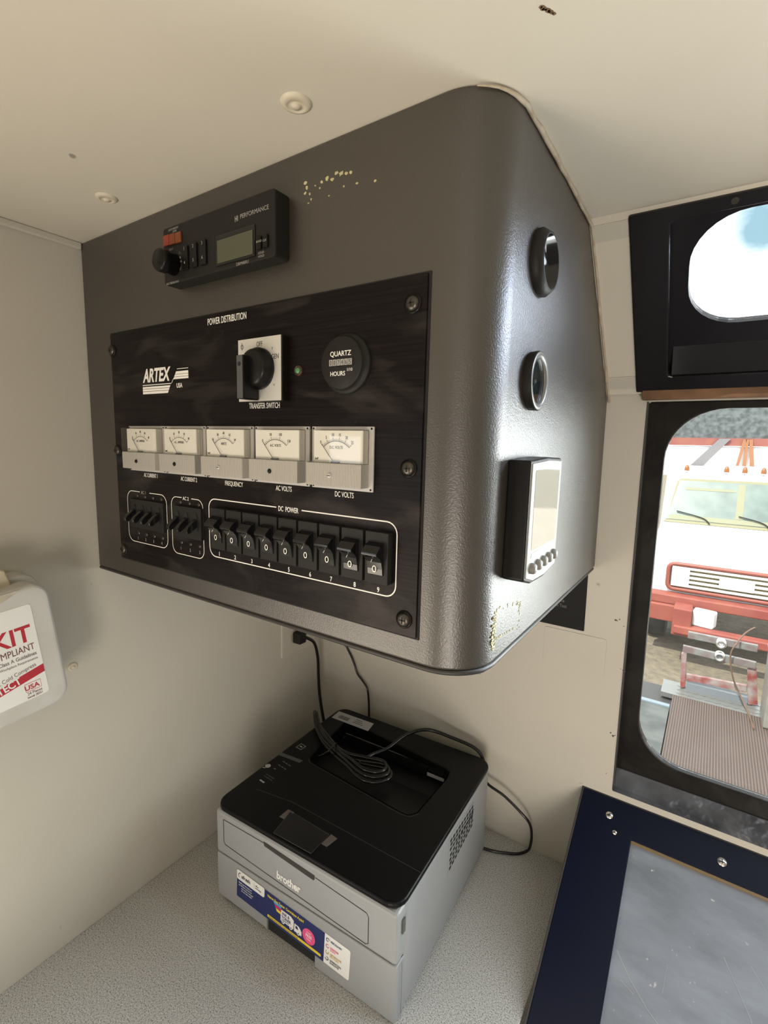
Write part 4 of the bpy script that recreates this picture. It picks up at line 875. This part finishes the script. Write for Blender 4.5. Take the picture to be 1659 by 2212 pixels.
# side profile (y, z) of cab and hood
prof = [(6.55, -1.25), (6.50, -.66), (6.65, -.52), (7.55, -.33), (7.62, -.30), (7.98, .42), (8.15, .50), (9.3, .52), (9.4, -1.25)]
mb.prism(prof, -.98, .98); cabb = mb.build('cab', wp, tr, bevel=.05, seg=4)
sl_ = Vector((0, 7.98 - 7.62, .42 + .30)).normalized(); WSM = frame((XC, 7.60, -.325), (1, 0, 0), sl_, Vector((1, 0, 0)).cross(sl_))
mb = MB(WSM); mb.prism([(-.94, .03), (.94, .03), (.90, .10), (.83, .70), (.78, .75), (-.78, .75), (-.83, .70), (-.90, .10)], .004, .020); mb.build('windscreen_seal', mat('yellowed_seal', (0.168, 0.16, 0.088), .6), tr)
wsg = mat('green_windscreen', (.055, .085, .08), .35, c2=(.10, .145, .13), mscale=4)
mb = MB(WSM); mb.prism([(-.905, .07), (.905, .07), (.795, .71), (-.795, .71)], .018, .026); wsn = mb.build('windscreen', wsg, tr)
mb = MB(WSM); mb.box(-.87, .87, .075, .145, .026, .030); mb.prism([(-.70, .56), (-.08, .56), (-.10, .60), (-.70, .60)], .026, .029); mb.box(-.06, .03, .15, .69, .026, .029); mb.build('dashboard', mat('pale_yellow_trim', (0.168, 0.172, 0.104), .6), wsn)
mb = MB(WSM); mb.tube(smoothpath([(-.35, .03, .05), (-.45, .12, .05), (-.78, .20, .05)]), .008, 6); mb.tube(smoothpath([(.35, .03, .05), (.25, .12, .05), (-.02, .19, .05)]), .008, 6); mb.build('wiper', blk, tr)
for x in (-.725, -.22, 0, .22, .725):
    mb = MB(); mb.lathe((XC + x, 8.02), [(.035, .47), (.034, .51), (.02, .55), (0, .56)], 14); mb.build('roof_lamp', mat('amber_lamp', (0.2, 0.068, 0.012), .3), tr)
GR = frame((XC, 6.50, 0), (1, 0, 0), (0, 0, 1), (0, -1, 0))
def ringz(mb, x0, x1, z0, z1, wd, w0, w1, rr):
    A = rrect(x0, x1, z0, z1, rr, 4); mb.tube([(p[0], p[1], w0) for p in A], wd, 6, closed=True)
mb = MB(GR); ringz(mb, -.74, .74, -1.03, -.695, .028, .02, .05, .07); mb.build('grille_surround', mat('red_surround', (0.2, 0.052, 0.036), .5), tr)
mb = MB(GR); mb.box(-.70, .70, -1.00, -.72, .0, .012); mb.build('grille_back', mat('tan_backing', (0.12, 0.1, 0.04), .7), tr)
for k in range(5):
    mb = MB(GR); mb.box(-.70, .70, -.985 + k * .058, -.955 + k * .058, .012, .045); mb.build('grille_bar', wp, tr, bevel=.006)
mb = MB(GR); mb.box(-.18, .18, -.93, -.78, .03, .055); mb.build('grille_badge', wp, tr, bevel=.01)
for s in (-1, 1):
    mb = MB(GR); mb.box(s * .60 - .10, s * .60 + .10, -.975, -.745, .03, .050); mb.build('headlamp', mat('headlamp_lens', (.65, .66, .63), .15), tr, bevel=.03, seg=3)
mb = MB(); mb.box(XC - .98, XC + .98, 6.30, 6.52, -1.20, -1.08); mb.box(XC - .98, XC - .52, 6.25, 6.5, -1.42, -1.20); mb.box(XC - .60, XC + .98, 5.95, 6.1, -1.46, -1.36); mb.box(XC - .62, XC - .42, 6.0, 6.3, -1.5, -1.15); mb.build('bumper', redo, tr, bevel=.015)
mb = MB(); mb.prism([(XC - .42, 6.1), (XC - .20, 6.05), (XC - .16, 6.2), (XC - .40, 6.25)], -1.36, -1.16); mb.build('tow_bracket', wp, tr, bevel=.02)
for s in (-1, 1):
    mb = MB(frame((XC + s * .85, 0, 0), (0, 1, 0), (0, 0, 1), (1, 0, 0))); mb.cyl((7.15, G + .42), .42, -.12, .12, 36); mb.build('wheel', mat('tyre', (0.012, 0.012, 0.012), .8), tr, bevel=.03)
mb = MB(); mb.box(XC - 1.05, XC + 1.05, 9.42, 9.55, -1.3, .86); mb.build('box_body_front', wp, tr, bevel=.02)
mb = MB(); mb.box(XC - 1.10, XC + 1.10, 9.38, 9.50, .87, 1.00); mb.build('red_header_beam', mat('red_beam', (0.208, 0.068, 0.048), .6, c2=(0.18, 0.048, 0.04), mscale=6), tr)
mb = MB(); mb.box(XC - 1.10, XC + 1.10, 9.45, 9.60, 1.00, 1.60); mb.build('weathered_header', mat('weathered_grey', (0.04, 0.05, 0.052), .8, c2=(0.1, 0.116, 0.12), mscale=14), tr)
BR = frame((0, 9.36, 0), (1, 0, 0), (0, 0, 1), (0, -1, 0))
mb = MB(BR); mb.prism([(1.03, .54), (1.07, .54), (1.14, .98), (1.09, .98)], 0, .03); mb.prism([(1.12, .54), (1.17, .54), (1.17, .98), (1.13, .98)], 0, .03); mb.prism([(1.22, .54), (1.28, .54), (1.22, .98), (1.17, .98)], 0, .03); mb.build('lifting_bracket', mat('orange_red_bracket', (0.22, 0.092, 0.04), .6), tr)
mb = MB(BR); mb.prism([(.36, .50), (.55, .50), (.92, .99), (.76, .99)], 0, .02); mb.build('diagonal_shadow', mat('shadow_grey', (0.136, 0.132, 0.14), .6), tr)  # thin grey slab standing in for a shadow across the red beam
